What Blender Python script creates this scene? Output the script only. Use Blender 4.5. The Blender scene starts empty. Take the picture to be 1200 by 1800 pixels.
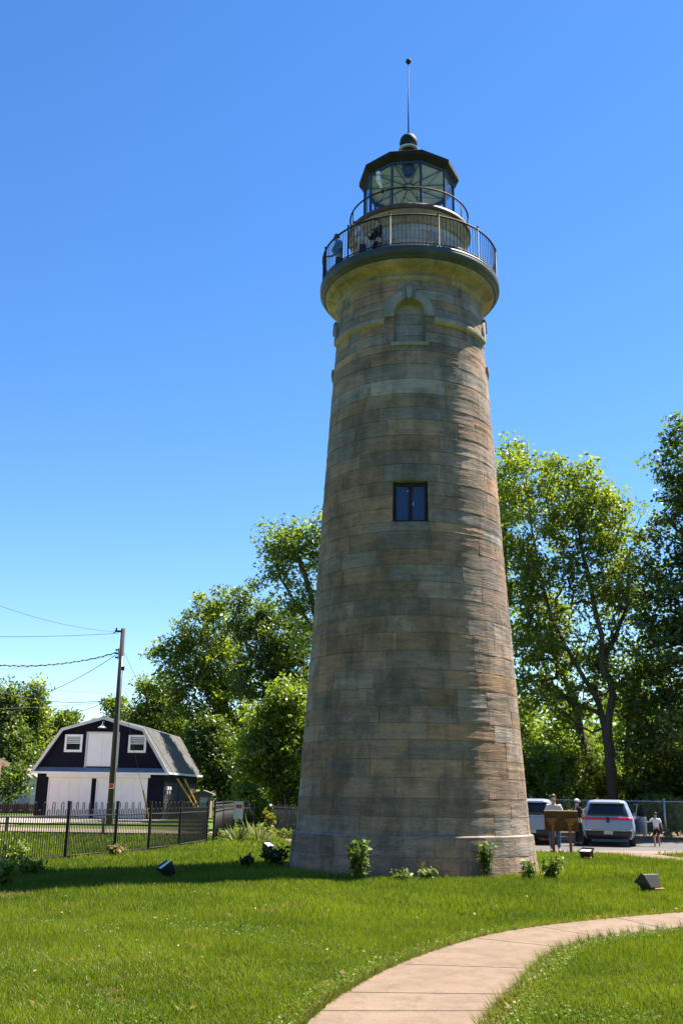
import bpy, math, random
import numpy as np
from mathutils import Vector, Matrix
rng = np.random.default_rng(7)
random.seed(7)
PI = math.pi
sc = bpy.context.scene
COL = sc.collection
R = math.radians

# ------------------------------------------------------------------ camera
CAM_H = 1.65
PITCH, ROLL, FPX = R(16.1), R(0.85), 1735.0
cam = bpy.data.objects.new('camera', bpy.data.cameras.new('camera'))
COL.objects.link(cam)
MW = Matrix.Translation((0, 0, CAM_H)) @ Matrix.Rotation(PI/2 + PITCH, 4, 'X') @ Matrix.Rotation(ROLL, 4, 'Z')
cam.matrix_world = MW
cam.data.sensor_fit = 'VERTICAL'; cam.data.sensor_height = 36; cam.data.lens = 36*FPX/1800
cam.data.clip_end = 3000; cam.data.clip_start = 0.1
sc.camera = cam
M3 = MW.to_3x3()
def ray(x, y): return (M3 @ Vector((x-600, -(y-900), -FPX))).normalized()
def gnd(x, y, z=0.0):
    d = ray(x, y); t = (z-CAM_H)/d.z
    return Vector((d.x*t, d.y*t, z))
def at(x, y, Y):
    d = ray(x, y); t = Y/d.y
    return Vector((d.x*t, Y, CAM_H+d.z*t))

# ------------------------------------------------------------------ light
SUN_EL, SUN_AZ = R(59.5), R(58)
w = bpy.data.worlds.new('World'); sc.world = w; w.use_nodes = True
nt = w.node_tree; bg = nt.nodes['Background']
sky = nt.nodes.new('ShaderNodeTexSky'); sky.sky_type = 'NISHITA'; sky.sun_disc = False
sky.sun_elevation = SUN_EL; sky.sun_rotation = SUN_AZ
sky.air_density = 1.0; sky.dust_density = 0.05; sky.ozone_density = 3.0
hs = nt.nodes.new('ShaderNodeHueSaturation'); hs.inputs['Saturation'].default_value = 1.26; hs.inputs['Hue'].default_value = 0.5055
nt.links.new(sky.outputs[0], hs.inputs['Color']); nt.links.new(hs.outputs[0], bg.inputs[0])
bg.inputs[1].default_value = 0.072
sl = bpy.data.lights.new('sun', 'SUN'); sl.energy = 5.0; sl.angle = R(0.53); sl.color = (1.0, 0.90, 0.75)
so = bpy.data.objects.new('sun', sl); COL.objects.link(so)
sd = Vector((math.sin(SUN_AZ)*math.cos(SUN_EL), math.cos(SUN_AZ)*math.cos(SUN_EL), math.sin(SUN_EL)))
so.rotation_euler = sd.to_track_quat('Z', 'Y').to_euler(); so.location = (20, 10, 40)
sc.view_settings.view_transform = 'Standard'; sc.view_settings.look = 'None'
sc.view_settings.exposure = 1.65; sc.view_settings.gamma = 1.0
sc.render.engine = 'CYCLES'
try:
    sc.cycles.max_bounces = 8; sc.cycles.transparent_max_bounces = 16; sc.cycles.use_denoising = True
except Exception: pass

# ------------------------------------------------------------------ materials
def new_mat(name):
    m = bpy.data.materials.new(name); m.use_nodes = True
    return m, m.node_tree.nodes, m.node_tree.links, m.node_tree.nodes['Principled BSDF']
def mat(name, col, rough=0.6, metal=0.0, var=0.25, scale=6.0, bump=0.15, bscale=40.0, stretch=(1, 1, 1), spec=0.5, second=None):
    m, N, L, b = new_mat(name)
    tc = N.new('ShaderNodeTexCoord'); mp = N.new('ShaderNodeMapping'); mp.inputs['Scale'].default_value = stretch
    L.new(tc.outputs['Object'], mp.inputs[0])
    n = N.new('ShaderNodeTexNoise'); n.inputs['Scale'].default_value = scale; n.inputs['Detail'].default_value = 5
    L.new(mp.outputs[0], n.inputs['Vector'])
    rp = N.new('ShaderNodeValToRGB'); rp.color_ramp.elements[0].position = 0.3; rp.color_ramp.elements[1].position = 0.7
    c2 = second or tuple(min(1, c*(1+var)) for c in col)
    rp.color_ramp.elements[0].color = (*[c*(1-var) for c in col], 1); rp.color_ramp.elements[1].color = (*c2, 1)
    L.new(n.outputs['Fac'], rp.inputs[0]); L.new(rp.outputs[0], b.inputs['Base Color'])
    b.inputs['Roughness'].default_value = rough; b.inputs['Metallic'].default_value = metal
    b.inputs['Specular IOR Level'].default_value = spec
    if bump > 0:
        n2 = N.new('ShaderNodeTexNoise'); n2.inputs['Scale'].default_value = bscale; n2.inputs['Detail'].default_value = 4
        L.new(mp.outputs[0], n2.inputs['Vector'])
        bp = N.new('ShaderNodeBump'); bp.inputs['Strength'].default_value = bump; bp.inputs['Distance'].default_value = 0.02
        L.new(n2.outputs['Fac'], bp.inputs['Height']); L.new(bp.outputs[0], b.inputs['Normal'])
    return m
def math_node(N, L, op, a, b, clamp=False):
    n = N.new('ShaderNodeMath'); n.operation = op; n.use_clamp = clamp
    for i, v in enumerate((a, b)):
        if isinstance(v, (int, float)): n.inputs[i].default_value = v
        else: L.new(v, n.inputs[i])
    return n.outputs[0]
def glass_mat(name, tint=(0.9, 0.95, 1), alpha_mix=0.12):
    m, N, L, b = new_mat(name)
    N.remove(b); out = N['Material Output']
    tr = N.new('ShaderNodeBsdfTransparent'); tr.inputs[0].default_value = (*tint, 1)
    gl = N.new('ShaderNodeBsdfGlossy'); gl.inputs['Roughness'].default_value = 0.03
    lw = N.new('ShaderNodeLayerWeight'); lw.inputs[0].default_value = 0.5
    mx = N.new('ShaderNodeMixShader'); L.new(math_node(N, L, 'ADD', 0.03, math_node(N, L, 'MULTIPLY', math_node(N, L, 'POWER', lw.outputs['Facing'], 4.0), 0.6)), mx.inputs[0]); L.new(tr.outputs[0], mx.inputs[1]); L.new(gl.outputs[0], mx.inputs[2])
    L.new(mx.outputs[0], out.inputs[0])
    return m
def mix_col(N, L, fac, a, b, mode='MIX'):
    n = N.new('ShaderNodeMix'); n.data_type = 'RGBA'; n.blend_type = mode
    for s, v in ((n.inputs[0], fac), (n.inputs[6], a), (n.inputs[7], b)):
        if isinstance(v, (int, float)): s.default_value = v
        elif isinstance(v, tuple): s.default_value = (*v, 1)
        else: L.new(v, s)
    return n.outputs[2]
def noise(N, L, vec, scale, detail=5, rough=0.55, dist=0.0):
    n = N.new('ShaderNodeTexNoise'); n.inputs['Scale'].default_value = scale; n.inputs['Detail'].default_value = detail
    n.inputs['Roughness'].default_value = rough; n.inputs['Distortion'].default_value = dist
    L.new(vec, n.inputs['Vector']); return n.outputs['Fac']
def ramp(N, L, fac, p0, p1, c0=(0, 0, 0), c1=(1, 1, 1)):
    r = N.new('ShaderNodeValToRGB'); e = r.color_ramp.elements
    e[0].position = p0; e[1].position = p1; e[0].color = (*c0, 1); e[1].color = (*c1, 1)
    L.new(fac, r.inputs[0]); return r.outputs[0]

def stone_mat(name, grey, brown, stain=0.6, bumps=0.6, strat=9.0):
    m, N, L, b = new_mat(name)
    tc = N.new('ShaderNodeTexCoord').outputs['Object']
    def mp(s):
        n = N.new('ShaderNodeMapping'); n.inputs['Scale'].default_value = s; L.new(tc, n.inputs[0]); return n.outputs[0]
    at_ = N.new('ShaderNodeAttribute'); at_.attribute_name = 'tone'
    sx = N.new('ShaderNodeSeparateColor'); L.new(at_.outputs['Color'], sx.inputs[0])
    strata = noise(N, L, mp((1, 1, strat)), 1.6, 6, 0.6, 0.4)
    cloud = noise(N, L, mp((1, 1, 1)), 1.3, 4)
    g = math_node(N, L, 'ADD', sx.outputs[1], math_node(N, L, 'MULTIPLY', math_node(N, L, 'SUBTRACT', strata, 0.5), 1.3), True)
    c = mix_col(N, L, g, grey, brown)
    br = math_node(N, L, 'MULTIPLY', sx.outputs[0], math_node(N, L, 'ADD', 0.45, math_node(N, L, 'MULTIPLY', strata, 1.1)))
    comb = N.new('ShaderNodeCombineColor')
    for i in range(3): L.new(br, comb.inputs[i])
    c = mix_col(N, L, 1.0, c, comb.outputs[0], 'MULTIPLY')
    st = ramp(N, L, noise(N, L, mp((1.0, 1.0, 0.6)), 1.5, 7, 0.66), 0.44, 0.62)
    c = mix_col(N, L, math_node(N, L, 'MULTIPLY', st, stain), c, (0.042, 0.046, 0.036))
    rust = ramp(N, L, noise(N, L, mp((1.3, 1.3, 0.6)), 2.2, 5), 0.58, 0.74)
    c = mix_col(N, L, math_node(N, L, 'MULTIPLY', rust, 0.35), c, (0.20, 0.12, 0.045))
    fine = noise(N, L, mp((1, 1, 2.5)), 22, 4, 0.7)
    c = mix_col(N, L, 0.4, c, ramp(N, L, fine, 0.3, 0.75), 'SOFT_LIGHT')
    pit = ramp(N, L, noise(N, L, mp((1, 1, 1.3)), 9, 6, 0.7), 0.60, 0.70)
    c = mix_col(N, L, math_node(N, L, 'MULTIPLY', pit, 0.35), c, (0.07, 0.066, 0.055))
    run = ramp(N, L, noise(N, L, mp((3.0, 3.0, 0.22)), 1.6, 5, 0.6), 0.52, 0.70)
    c = mix_col(N, L, math_node(N, L, 'MULTIPLY', run, 0.30), c, (0.06, 0.055, 0.045))
    L.new(c, b.inputs['Base Color']); b.inputs['Roughness'].default_value = 0.9; b.inputs['Specular IOR Level'].default_value = 0.2
    h = math_node(N, L, 'ADD', math_node(N, L, 'MULTIPLY', noise(N, L, mp((1, 1, 6)), 2.2, 7, 0.68, 0.8), 1.0), math_node(N, L, 'MULTIPLY', fine, 0.35))
    bp = N.new('ShaderNodeBump'); bp.inputs['Strength'].default_value = bumps; bp.inputs['Distance'].default_value = 0.05
    L.new(h, bp.inputs['Height']); L.new(bp.outputs[0], b.inputs['Normal'])
    return m

def leaf_mat(name, dark, light, trans=0.6, glossy=0.08):
    m, N, L, b = new_mat(name); N.remove(b); out = N['Material Output']
    a = N.new('ShaderNodeAttribute'); a.attribute_name = 'tone'
    sx = N.new('ShaderNodeSeparateColor'); L.new(a.outputs['Color'], sx.inputs[0])
    c = mix_col(N, L, sx.outputs[0], dark, light)
    d = N.new('ShaderNodeBsdfDiffuse'); L.new(c, d.inputs[0])
    t = N.new('ShaderNodeBsdfTranslucent'); c2 = mix_col(N, L, 1.0, c, (2.0, 1.85, 0.6), 'MULTIPLY'); L.new(c2, t.inputs[0])
    g = N.new('ShaderNodeBsdfGlossy'); g.inputs['Roughness'].default_value = 0.45; g.inputs[0].default_value = (0.5, 0.55, 0.55, 1)
    m1 = N.new('ShaderNodeMixShader'); m1.inputs[0].default_value = trans; L.new(d.outputs[0], m1.inputs[1]); L.new(t.outputs[0], m1.inputs[2])
    m2 = N.new('ShaderNodeMixShader'); m2.inputs[0].default_value = glossy; L.new(m1.outputs[0], m2.inputs[1]); L.new(g.outputs[0], m2.inputs[2])
    L.new(m2.outputs[0], out.inputs[0]); return m
def attr_leaf_mat(name, trans=0.35, glossy=0.06):
    m, N, L, b = new_mat(name); N.remove(b); out = N['Material Output']
    a = N.new('ShaderNodeAttribute'); a.attribute_name = 'tone'; c = a.outputs['Color']
    d = N.new('ShaderNodeBsdfDiffuse'); L.new(c, d.inputs[0])
    t = N.new('ShaderNodeBsdfTranslucent'); c2 = mix_col(N, L, 1.0, c, (1.5, 1.4, 0.7), 'MULTIPLY'); L.new(c2, t.inputs[0])
    g = N.new('ShaderNodeBsdfGlossy'); g.inputs['Roughness'].default_value = 0.5; g.inputs[0].default_value = (0.5, 0.5, 0.5, 1)
    m1 = N.new('ShaderNodeMixShader'); m1.inputs[0].default_value = trans; L.new(d.outputs[0], m1.inputs[1]); L.new(t.outputs[0], m1.inputs[2])
    m2 = N.new('ShaderNodeMixShader'); m2.inputs[0].default_value = glossy; L.new(m1.outputs[0], m2.inputs[1]); L.new(g.outputs[0], m2.inputs[2])
    L.new(m2.outputs[0], out.inputs[0]); return m

M = {}
M['stone'] = stone_mat('tower_sandstone', (0.285, 0.262, 0.250), (0.400, 0.250, 0.160), 0.48, 0.6, 5.0)
M['stone_plain'] = stone_mat('dressed_sandstone', (0.31, 0.295, 0.29), (0.36, 0.255, 0.18), 0.35, 0.35, 4)
M['stone_ochre'] = stone_mat('ochre_cornice_stone', (0.385, 0.345, 0.30), (0.39, 0.28, 0.175), 0.35, 0.35, 4)  # slightly ochre tone for the cornices and belt course
M['stone_pale'] = stone_mat('watch_room_stone', (0.46, 0.45, 0.45), (0.44, 0.38, 0.31), 0.25, 0.25, 3)
M['mortar'] = mat('mortar', (0.20, 0.18, 0.15), 0.95, 0, 0.35, 3)
M['iron'] = mat('black_iron', (0.022, 0.025, 0.030), 0.7, 0.0, 0.4, 5, 0.1, spec=0.25)
M['iron_rail'] = mat('rusty_rail_iron', (0.035, 0.030, 0.028), 0.75, 0, 0.4, 8, 0.1, second=(0.07, 0.038, 0.025), spec=0.25)
M['deck'] = mat('painted_deck_iron', (0.045, 0.050, 0.056), 0.5, 0, 0.35, 2.5, 0.1)
M['brown_iron'] = mat('brown_painted_iron', (0.075, 0.045, 0.03), 0.5, 0, 0.3, 4, 0.1)
M['roof_iron'] = mat('blackened_roof_iron', (0.022, 0.017, 0.014), 0.7, 0, 0.35, 3, 0.1, spec=0.2)
M['blue_iron'] = mat('blue_black_iron', (0.018, 0.035, 0.075), 0.4, 0, 0.3, 4, 0.05)
M['glass'] = glass_mat('clear_glass')
M['win_glass'] = mat('dark_window_glass', (0.012, 0.03, 0.11), 0.08, 0, 0.1, 2, 0)
M['white_ceiling'] = mat('white_ceiling_paint', (0.80, 0.82, 0.93), 0.7, 0, 0.03, 2, 0)
M['white'] = mat('white_paint', (0.80, 0.80, 0.80), 0.5, 0, 0.04, 1.5, 0.03)
M['navy'] = mat('navy_siding', (0.006, 0.008, 0.018), 0.8, 0, 0.15, 2, 0.1, spec=0.15)
M['darkgrey'] = mat('dark_grey_siding', (0.035, 0.036, 0.040), 0.8, 0, 0.15, 2, 0.1, spec=0.2)
M['trim'] = mat('pale_grey_trim', (0.50, 0.52, 0.54), 0.6, 0, 0.08, 2, 0.05)
M['slate_blue'] = mat('blue_grey_flashing', (0.14, 0.19, 0.26), 0.5, 0, 0.15, 2, 0.05)
M['wood_dark'] = mat('weathered_pole_wood', (0.048, 0.036, 0.028), 0.9, 0, 0.4, 4, 0.4, 25, (6, 6, 0.6))
M['wood_sign'] = mat('brown_sign_wood', (0.085, 0.050, 0.027), 0.75, 0, 0.3, 4, 0.25, 30, (1, 1, 5))
M['wood_bracket'] = mat('orange_sign_wood', (0.20, 0.085, 0.03), 0.75, 0, 0.3, 4, 0.25, 30, (1, 1, 5))
M['wood_grey'] = mat('grey_fence_boards', (0.16, 0.145, 0.125), 0.9, 0, 0.4, 3, 0.4, 20, (6, 6, 0.5))
M['fence'] = mat('black_fence_paint', (0.008, 0.0085, 0.010), 0.65, 0, 0.3, 5, 0.03)
M['galv'] = mat('galvanised_steel', (0.42, 0.44, 0.46), 0.4, 0.7, 0.15, 8, 0.05)
M['wire'] = mat('wire_rubber', (0.02, 0.021, 0.024), 0.6, 0, 0.2, 5, 0)
M['yellow'] = mat('yellow_guard_plastic', (0.70, 0.36, 0.02), 0.5, 0, 0.15, 3, 0.05)
M['bark'] = mat('tree_bark', (0.075, 0.062, 0.05), 0.95, 0, 0.4, 3, 0.6, 14, (1, 1, 0.3))
M['skin'] = mat('skin', (0.50, 0.27, 0.19), 0.5, 0, 0.08, 20, 0)
M['hair_dark'] = mat('dark_hair', (0.02, 0.014, 0.01), 0.55, 0, 0.3, 30, 0.3, 80)
M['hair_brown'] = mat('brown_hair', (0.10, 0.045, 0.025), 0.55, 0, 0.3, 30, 0.3, 80)
M['jeans'] = mat('blue_denim', (0.045, 0.10, 0.20), 0.85, 0, 0.25, 20, 0.2, 120)
M['navy_cloth'] = mat('navy_trousers', (0.012, 0.018, 0.06), 0.85, 0, 0.25, 20, 0.2, 120)
M['black_cloth'] = mat('black_cloth', (0.010, 0.010, 0.013), 0.85, 0, 0.25, 20, 0.2, 120)
M['shoe'] = mat('shoe_leather', (0.10, 0.06, 0.04), 0.6, 0, 0.25, 20, 0.1)
M['grey_cloth'] = mat('pale_grey_cotton', (0.50, 0.53, 0.58), 0.85, 0, 0.08, 8, 0.25, 18)
M['white_cloth'] = mat('white_cotton', (0.72, 0.74, 0.80), 0.85, 0, 0.05, 8, 0.25, 18)
M['lilac_cloth'] = mat('pale_blue_cotton', (0.46, 0.54, 0.80), 0.85, 0, 0.08, 8, 0.25, 18)
M['blue_cloth'] = mat('bright_blue_cotton', (0.04, 0.22, 0.58), 0.85, 0, 0.12, 8, 0.25, 18)
M['eye'] = mat('eye_dark', (0.02, 0.015, 0.012), 0.3, 0, 0.1, 5, 0)
M['car_silver'] = mat('silver_blue_car_paint', (0.28, 0.34, 0.45), 0.28, 0.3, 0.03, 2, 0)
M['car_white'] = mat('white_car_paint', (0.25, 0.31, 0.40), 0.28, 0.15, 0.03, 2, 0)
M['car_glass'] = mat('tinted_car_glass', (0.010, 0.014, 0.018), 0.05, 0, 0.1, 2, 0)
M['tyre'] = mat('tyre_rubber', (0.014, 0.014, 0.015), 0.85, 0, 0.2, 10, 0.2)
M['rim'] = mat('alloy_rim', (0.45, 0.46, 0.48), 0.3, 0.8, 0.1, 5, 0)
M['red_light'] = mat('red_lamp_plastic', (0.62, 0.02, 0.025), 0.2, 0, 0.15, 12, 0)
M['plastic_black'] = mat('black_trim_plastic', (0.016, 0.016, 0.018), 0.5, 0, 0.2, 8, 0.05)
M['chrome'] = mat('chrome_trim', (0.55, 0.55, 0.57), 0.15, 0.95, 0.05, 5, 0)
M['plate'] = mat('number_plate', (0.45, 0.46, 0.44), 0.5, 0, 0.25, 14, 0)
M['red_plastic'] = mat('red_plastic', (0.62, 0.025, 0.02), 0.4, 0, 0.12, 4, 0.03)
M['blue_plastic'] = mat('pale_blue_plastic', (0.35, 0.55, 0.75), 0.4, 0, 0.12, 4, 0.03)
M['box_grey'] = mat('grey_lamp_housing', (0.024, 0.024, 0.026), 0.5, 0, 0.3, 5, 0.08)
M['box_black'] = mat('black_lamp_housing', (0.014, 0.015, 0.02), 0.45, 0, 0.3, 5, 0.08)
M['lens'] = mat('pale_lamp_glass', (0.62, 0.64, 0.68), 0.08, 0, 0.06, 3, 0)
M['amber'] = mat('amber_wood_block', (0.42, 0.20, 0.05), 0.7, 0, 0.2, 5, 0.1)
M['petal'] = mat('pink_paint', (0.75, 0.55, 0.48), 0.6, 0, 0.1, 3, 0.03)
M['brickred'] = mat('brick_red_boards', (0.12, 0.035, 0.028), 0.8, 0, 0.3, 3, 0.2)
M['tan'] = mat('tan_boards', (0.22, 0.17, 0.12), 0.8, 0, 0.2, 3, 0.2)

# shingle roof
def shingle_mat():
    m, N, L, b = new_mat('grey_shingles')
    uv = N.new('ShaderNodeUVMap').outputs[0]
    br = N.new('ShaderNodeTexBrick'); br.inputs['Scale'].default_value = 1.0
    br.inputs['Brick Width'].default_value = 0.33; br.inputs['Row Height'].default_value = 0.16; br.inputs['Mortar Size'].default_value = 0.012
    br.inputs['Color1'].default_value = (0.10, 0.098, 0.10, 1); br.inputs['Color2'].default_value = (0.068, 0.066, 0.068, 1); br.inputs['Mortar'].default_value = (0.08, 0.08, 0.08, 1)
    L.new(uv, br.inputs['Vector'])
    n = noise(N, L, uv, 1.2, 5)
    c = mix_col(N, L, 0.5, br.outputs['Color'], ramp(N, L, n, 0.3, 0.7, (0.3, 0.3, 0.3), (0.7, 0.7, 0.7)), 'OVERLAY')
    L.new(c, b.inputs['Base Color']); b.inputs['Roughness'].default_value = 0.95
    bp = N.new('ShaderNodeBump'); bp.inputs['Strength'].default_value = 0.5; bp.inputs['Distance'].default_value = 0.02
    L.new(br.outputs['Fac'], bp.inputs['Height']); bp.invert = True; L.new(bp.outputs[0], b.inputs['Normal'])
    return m
M['shingle'] = shingle_mat()

# ground sheets
def ground_mat(name, cols, scale, bump=0.5, bdist=0.03, detail_scale=30):
    m, N, L, b = new_mat(name)
    tc = N.new('ShaderNodeTexCoord').outputs['Object']
    n1 = noise(N, L, tc, scale, 7, 0.6); n2 = noise(N, L, tc, detail_scale, 5, 0.7)
    c = mix_col(N, L, ramp(N, L, n1, 0.3, 0.7), cols[0], cols[1])
    c = mix_col(N, L, math_node(N, L, 'MULTIPLY', ramp(N, L, n2, 0.45, 0.75), 0.6), c, cols[2])
    L.new(c, b.inputs['Base Color']); b.inputs['Roughness'].default_value = 0.95; b.inputs['Specular IOR Level'].default_value = 0.15
    bp = N.new('ShaderNodeBump'); bp.inputs['Strength'].default_value = bump; bp.inputs['Distance'].default_value = bdist
    L.new(n2, bp.inputs['Height']); L.new(bp.outputs[0], b.inputs['Normal']); return m
M['lawn'] = ground_mat('lawn_soil', ((0.055, 0.095, 0.014), (0.11, 0.16, 0.02), (0.08, 0.10, 0.02)), 0.35, 0.6, 0.05, 14)
M['asphalt'] = ground_mat('asphalt', ((0.085, 0.085, 0.09), (0.13, 0.125, 0.12), (0.17, 0.16, 0.15)), 0.5, 0.3, 0.01, 60)
M['gravel'] = ground_mat('alley_gravel', ((0.20, 0.15, 0.125), (0.26, 0.20, 0.17), (0.14, 0.11, 0.09)), 0.6, 0.5, 0.02, 25)
M['concrete'] = ground_mat('concrete', ((0.28, 0.24, 0.21), (0.33, 0.29, 0.26), (0.22, 0.19, 0.16)), 0.5, 0.2, 0.01, 30)
M['dirt'] = ground_mat('dirt', ((0.16, 0.10, 0.065), (0.24, 0.16, 0.11), (0.10, 0.07, 0.045)), 0.8, 0.8, 0.05, 12)
def path_mat():
    m, N, L, b = new_mat('pinkish_concrete')
    tc = N.new('ShaderNodeTexCoord').outputs['Object']
    n1 = noise(N, L, tc, 0.9, 6, 0.62); n2 = noise(N, L, tc, 90, 3, 0.7); n3 = noise(N, L, tc, 3.5, 6, 0.7, 0.6)
    c = mix_col(N, L, ramp(N, L, n1, 0.3, 0.7), (0.165, 0.117, 0.082), (0.212, 0.155, 0.112))
    c = mix_col(N, L, math_node(N, L, 'MULTIPLY', ramp(N, L, n3, 0.46, 0.66), 0.6), c, (0.112, 0.080, 0.057))
    c = mix_col(N, L, 0.35, c, ramp(N, L, n2, 0.3, 0.7), 'SOFT_LIGHT')
    L.new(c, b.inputs['Base Color']); b.inputs['Roughness'].default_value = 0.85; b.inputs['Specular IOR Level'].default_value = 0.25
    bp = N.new('ShaderNodeBump'); bp.inputs['Strength'].default_value = 0.35; bp.inputs['Distance'].default_value = 0.006
    L.new(n2, bp.inputs['Height']); L.new(bp.outputs[0], b.inputs['Normal']); return m
M['path'] = path_mat()

M['leaf_mid'] = leaf_mat('mid_green_leaves', (0.055, 0.100, 0.012), (0.150, 0.220, 0.030))
M['leaf_yellow'] = leaf_mat('yellow_green_leaves', (0.068, 0.112, 0.013), (0.170, 0.230, 0.028))
M['leaf_dark'] = leaf_mat('dark_green_leaves', (0.028, 0.058, 0.011), (0.110, 0.170, 0.024), 0.5)
M['leaf_bright'] = leaf_mat('bright_green_leaves', (0.065, 0.115, 0.012), (0.165, 0.235, 0.028))
M['grass'] = attr_leaf_mat('grass_blades', 0.38, 0.05)
M['weed'] = attr_leaf_mat('weed_leaves', 0.35, 0.06)

# ------------------------------------------------------------------ objects helpers
def tag(o, label=None, cat=None, group=None, kind=None):
    if label: o['label'] = label
    if cat: o['category'] = cat
    if group: o['group'] = group
    if kind: o['kind'] = kind
    return o
def thing(name, label, cat, loc=(0, 0, 0), rz=0.0, group=None):
    o = bpy.data.objects.new(name, None); COL.objects.link(o)
    o.empty_display_size = 0.3; o.location = loc; o.rotation_euler = (0, 0, rz)
    return tag(o, label, cat, group)

class MB:
    def __init__(s): s.v = []; s.f = []; s.mi = []; s.tone = []; s.uv = []; s.cur = (1, 0.5, 0.5, 1); s.m = 0
    def add(s, vs, fs, uvs=None):
        b = len(s.v); s.v.extend([tuple(p) for p in vs]); s.tone.extend([s.cur]*len(vs))
        for i, f in enumerate(fs):
            s.f.append(tuple(b+k for k in f)); s.mi.append(s.m)
            s.uv.append(uvs[i] if uvs else None)
        return s
    def box(s, c, d, rot=None, taper=1.0):
        x, y, z = d[0]/2, d[1]/2, d[2]/2
        vs = [Vector((sx*x*(taper if sz > 0 else 1), sy*y*(taper if sz > 0 else 1), sz*z)) for sz in (-1, 1) for sx, sy in ((-1, -1), (1, -1), (1, 1), (-1, 1))]
        if rot is not None: vs = [rot @ v for v in vs]
        c = Vector(c); return s.add([v+c for v in vs], [(0, 3, 2, 1), (4, 5, 6, 7), (0, 1, 5, 4), (1, 2, 6, 5), (2, 3, 7, 6), (3, 0, 4, 7)])
    def tube(s, pts, rad, n=8, cap=True):
        pts = [Vector(p) for p in pts]
        if not hasattr(rad, '__len__'): rad = [rad]*len(pts)
        rings = []; up = Vector((0, 0, 1))
        prev = None
        for i, p in enumerate(pts):
            d = (pts[min(i+1, len(pts)-1)]-pts[max(i-1, 0)])
            d = d.normalized() if d.length > 1e-9 else Vector((0, 0, 1))
            if prev is None:
                a = d.cross(up if abs(d.z) < 0.95 else Vector((0, 1, 0))).normalized()
            else:
                a = prev - d*prev.dot(d); a = a.normalized() if a.length > 1e-6 else d.orthogonal().normalized()
            prev = a; b = d.cross(a)
            rings.append([p+(a*math.cos(2*PI*k/n)+b*math.sin(2*PI*k/n))*rad[i] for k in range(n)])
        vs = [v for r in rings for v in r]; fs = []
        for i in range(len(pts)-1):
            for k in range(n):
                fs.append((i*n+k, i*n+(k+1) % n, (i+1)*n+(k+1) % n, (i+1)*n+k))
        if cap: fs.append(tuple(range(n-1, -1, -1))); fs.append(tuple(range((len(pts)-1)*n, len(pts)*n)))
        return s.add(vs, fs)
    def lathe(s, prof, n=96, c=(0, 0, 0), a0=0.0, cap=False, jit=0.0, axis=None):
        vs = []; fs = []; m = len(prof)
        for k in range(n):
            a = a0+2*PI*k/n
            for (r, z) in prof:
                rr = r+(random.uniform(-jit, jit) if jit else 0)
                p = Vector((rr*math.sin(a), -rr*math.cos(a), z))
                if axis is not None: p = axis @ p
                vs.append(p+Vector(c))
        for k in range(n):
            k2 = (k+1) % n
            for j in range(m-1):
                fs.append((k*m+j, k2*m+j, k2*m+j+1, k*m+j+1))
        if cap:
            fs.append(tuple(k*m for k in range(n-1, -1, -1))); fs.append(tuple(k*m+m-1 for k in range(n)))
        return s.add(vs, fs)
    def ball(s, c, r, n=12, sc3=(1, 1, 1)):
        prof = [(max(1e-4, math.sin(PI*j/n))*1.0, -math.cos(PI*j/n)) for j in range(n+1)]
        b = len(s.v); s.lathe(prof, n*2)
        c = Vector(c)
        for i in range(b, len(s.v)):
            p = s.v[i]; s.v[i] = (c.x+p[0]*r*sc3[0], c.y+p[1]*r*sc3[1], c.z+p[2]*r*sc3[2])
        return s
    def build(s, name, mats, parent=None, smooth=False, bevel=0.0, autosmooth=None):
        me = bpy.data.meshes.new(name); me.from_pydata(s.v, [], s.f)
        if not isinstance(mats, (list, tuple)): mats = [mats]
        for m_ in mats: me.materials.append(m_)
        if len(mats) > 1: me.polygons.foreach_set('material_index', s.mi)
        a = me.attributes.new('tone', 'FLOAT_COLOR', 'POINT'); a.data.foreach_set('color', np.array(s.tone, dtype=np.float32).ravel())
        if any(u is not None for u in s.uv):
            ul = me.uv_layers.new(name='UVMap'); k = 0
            for f, u in zip(s.f, s.uv):
                for j in range(len(f)):
                    ul.data[k].uv = u[j] if u else (0, 0); k += 1
        if smooth:
            me.polygons.foreach_set('use_smooth', [True]*len(me.polygons))
        me.update()
        o = bpy.data.objects.new(name, me); COL.objects.link(o)
        if parent: o.parent = parent
        if bevel > 0:
            b = o.modifiers.new('bevel', 'BEVEL'); b.width = bevel; b.segments = 2; b.limit_method = 'ANGLE'
        return o

def np_mesh(name, verts, face_sizes, face_idx, mats, tone=None, parent=None, mat_idx=None):
    me = bpy.data.meshes.new(name)
    nv, nf = len(verts), len(face_sizes)
    me.vertices.add(nv); me.vertices.foreach_set('co', np.asarray(verts, np.float32).ravel())
    me.loops.add(len(face_idx)); me.loops.foreach_set('vertex_index', np.asarray(face_idx, np.int32))
    me.polygons.add(nf)
    st = np.zeros(nf, np.int32); st[1:] = np.cumsum(face_sizes)[:-1]
    me.polygons.foreach_set('loop_start', st)
    if not isinstance(mats, (list, tuple)): mats = [mats]
    for m_ in mats: me.materials.append(m_)
    if mat_idx is not None: me.polygons.foreach_set('material_index', np.asarray(mat_idx, np.int32))
    me.update(calc_edges=True)
    if tone is not None:
        a = me.attributes.new('tone', 'FLOAT_COLOR', 'POINT')
        t = np.ones((nv, 4), np.float32); t[:, :tone.shape[1]] = tone; a.data.foreach_set('color', t.ravel())
    o = bpy.data.objects.new(name, me); COL.objects.link(o)
    if parent: o.parent = parent
    return o

# ------------------------------------------------------------------ GROUND
def sheet(name, pts, z, m, nsub=0):
    b = MB(); b.add([(p[0], p[1], z) for p in pts], [tuple(range(len(pts)))])
    return tag(b.build(name, m), kind='structure')
sheet('lawn', [(-600, -100), (600, -100), (600, 1200), (-600, 1200)], 0.0, M['lawn'])

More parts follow.
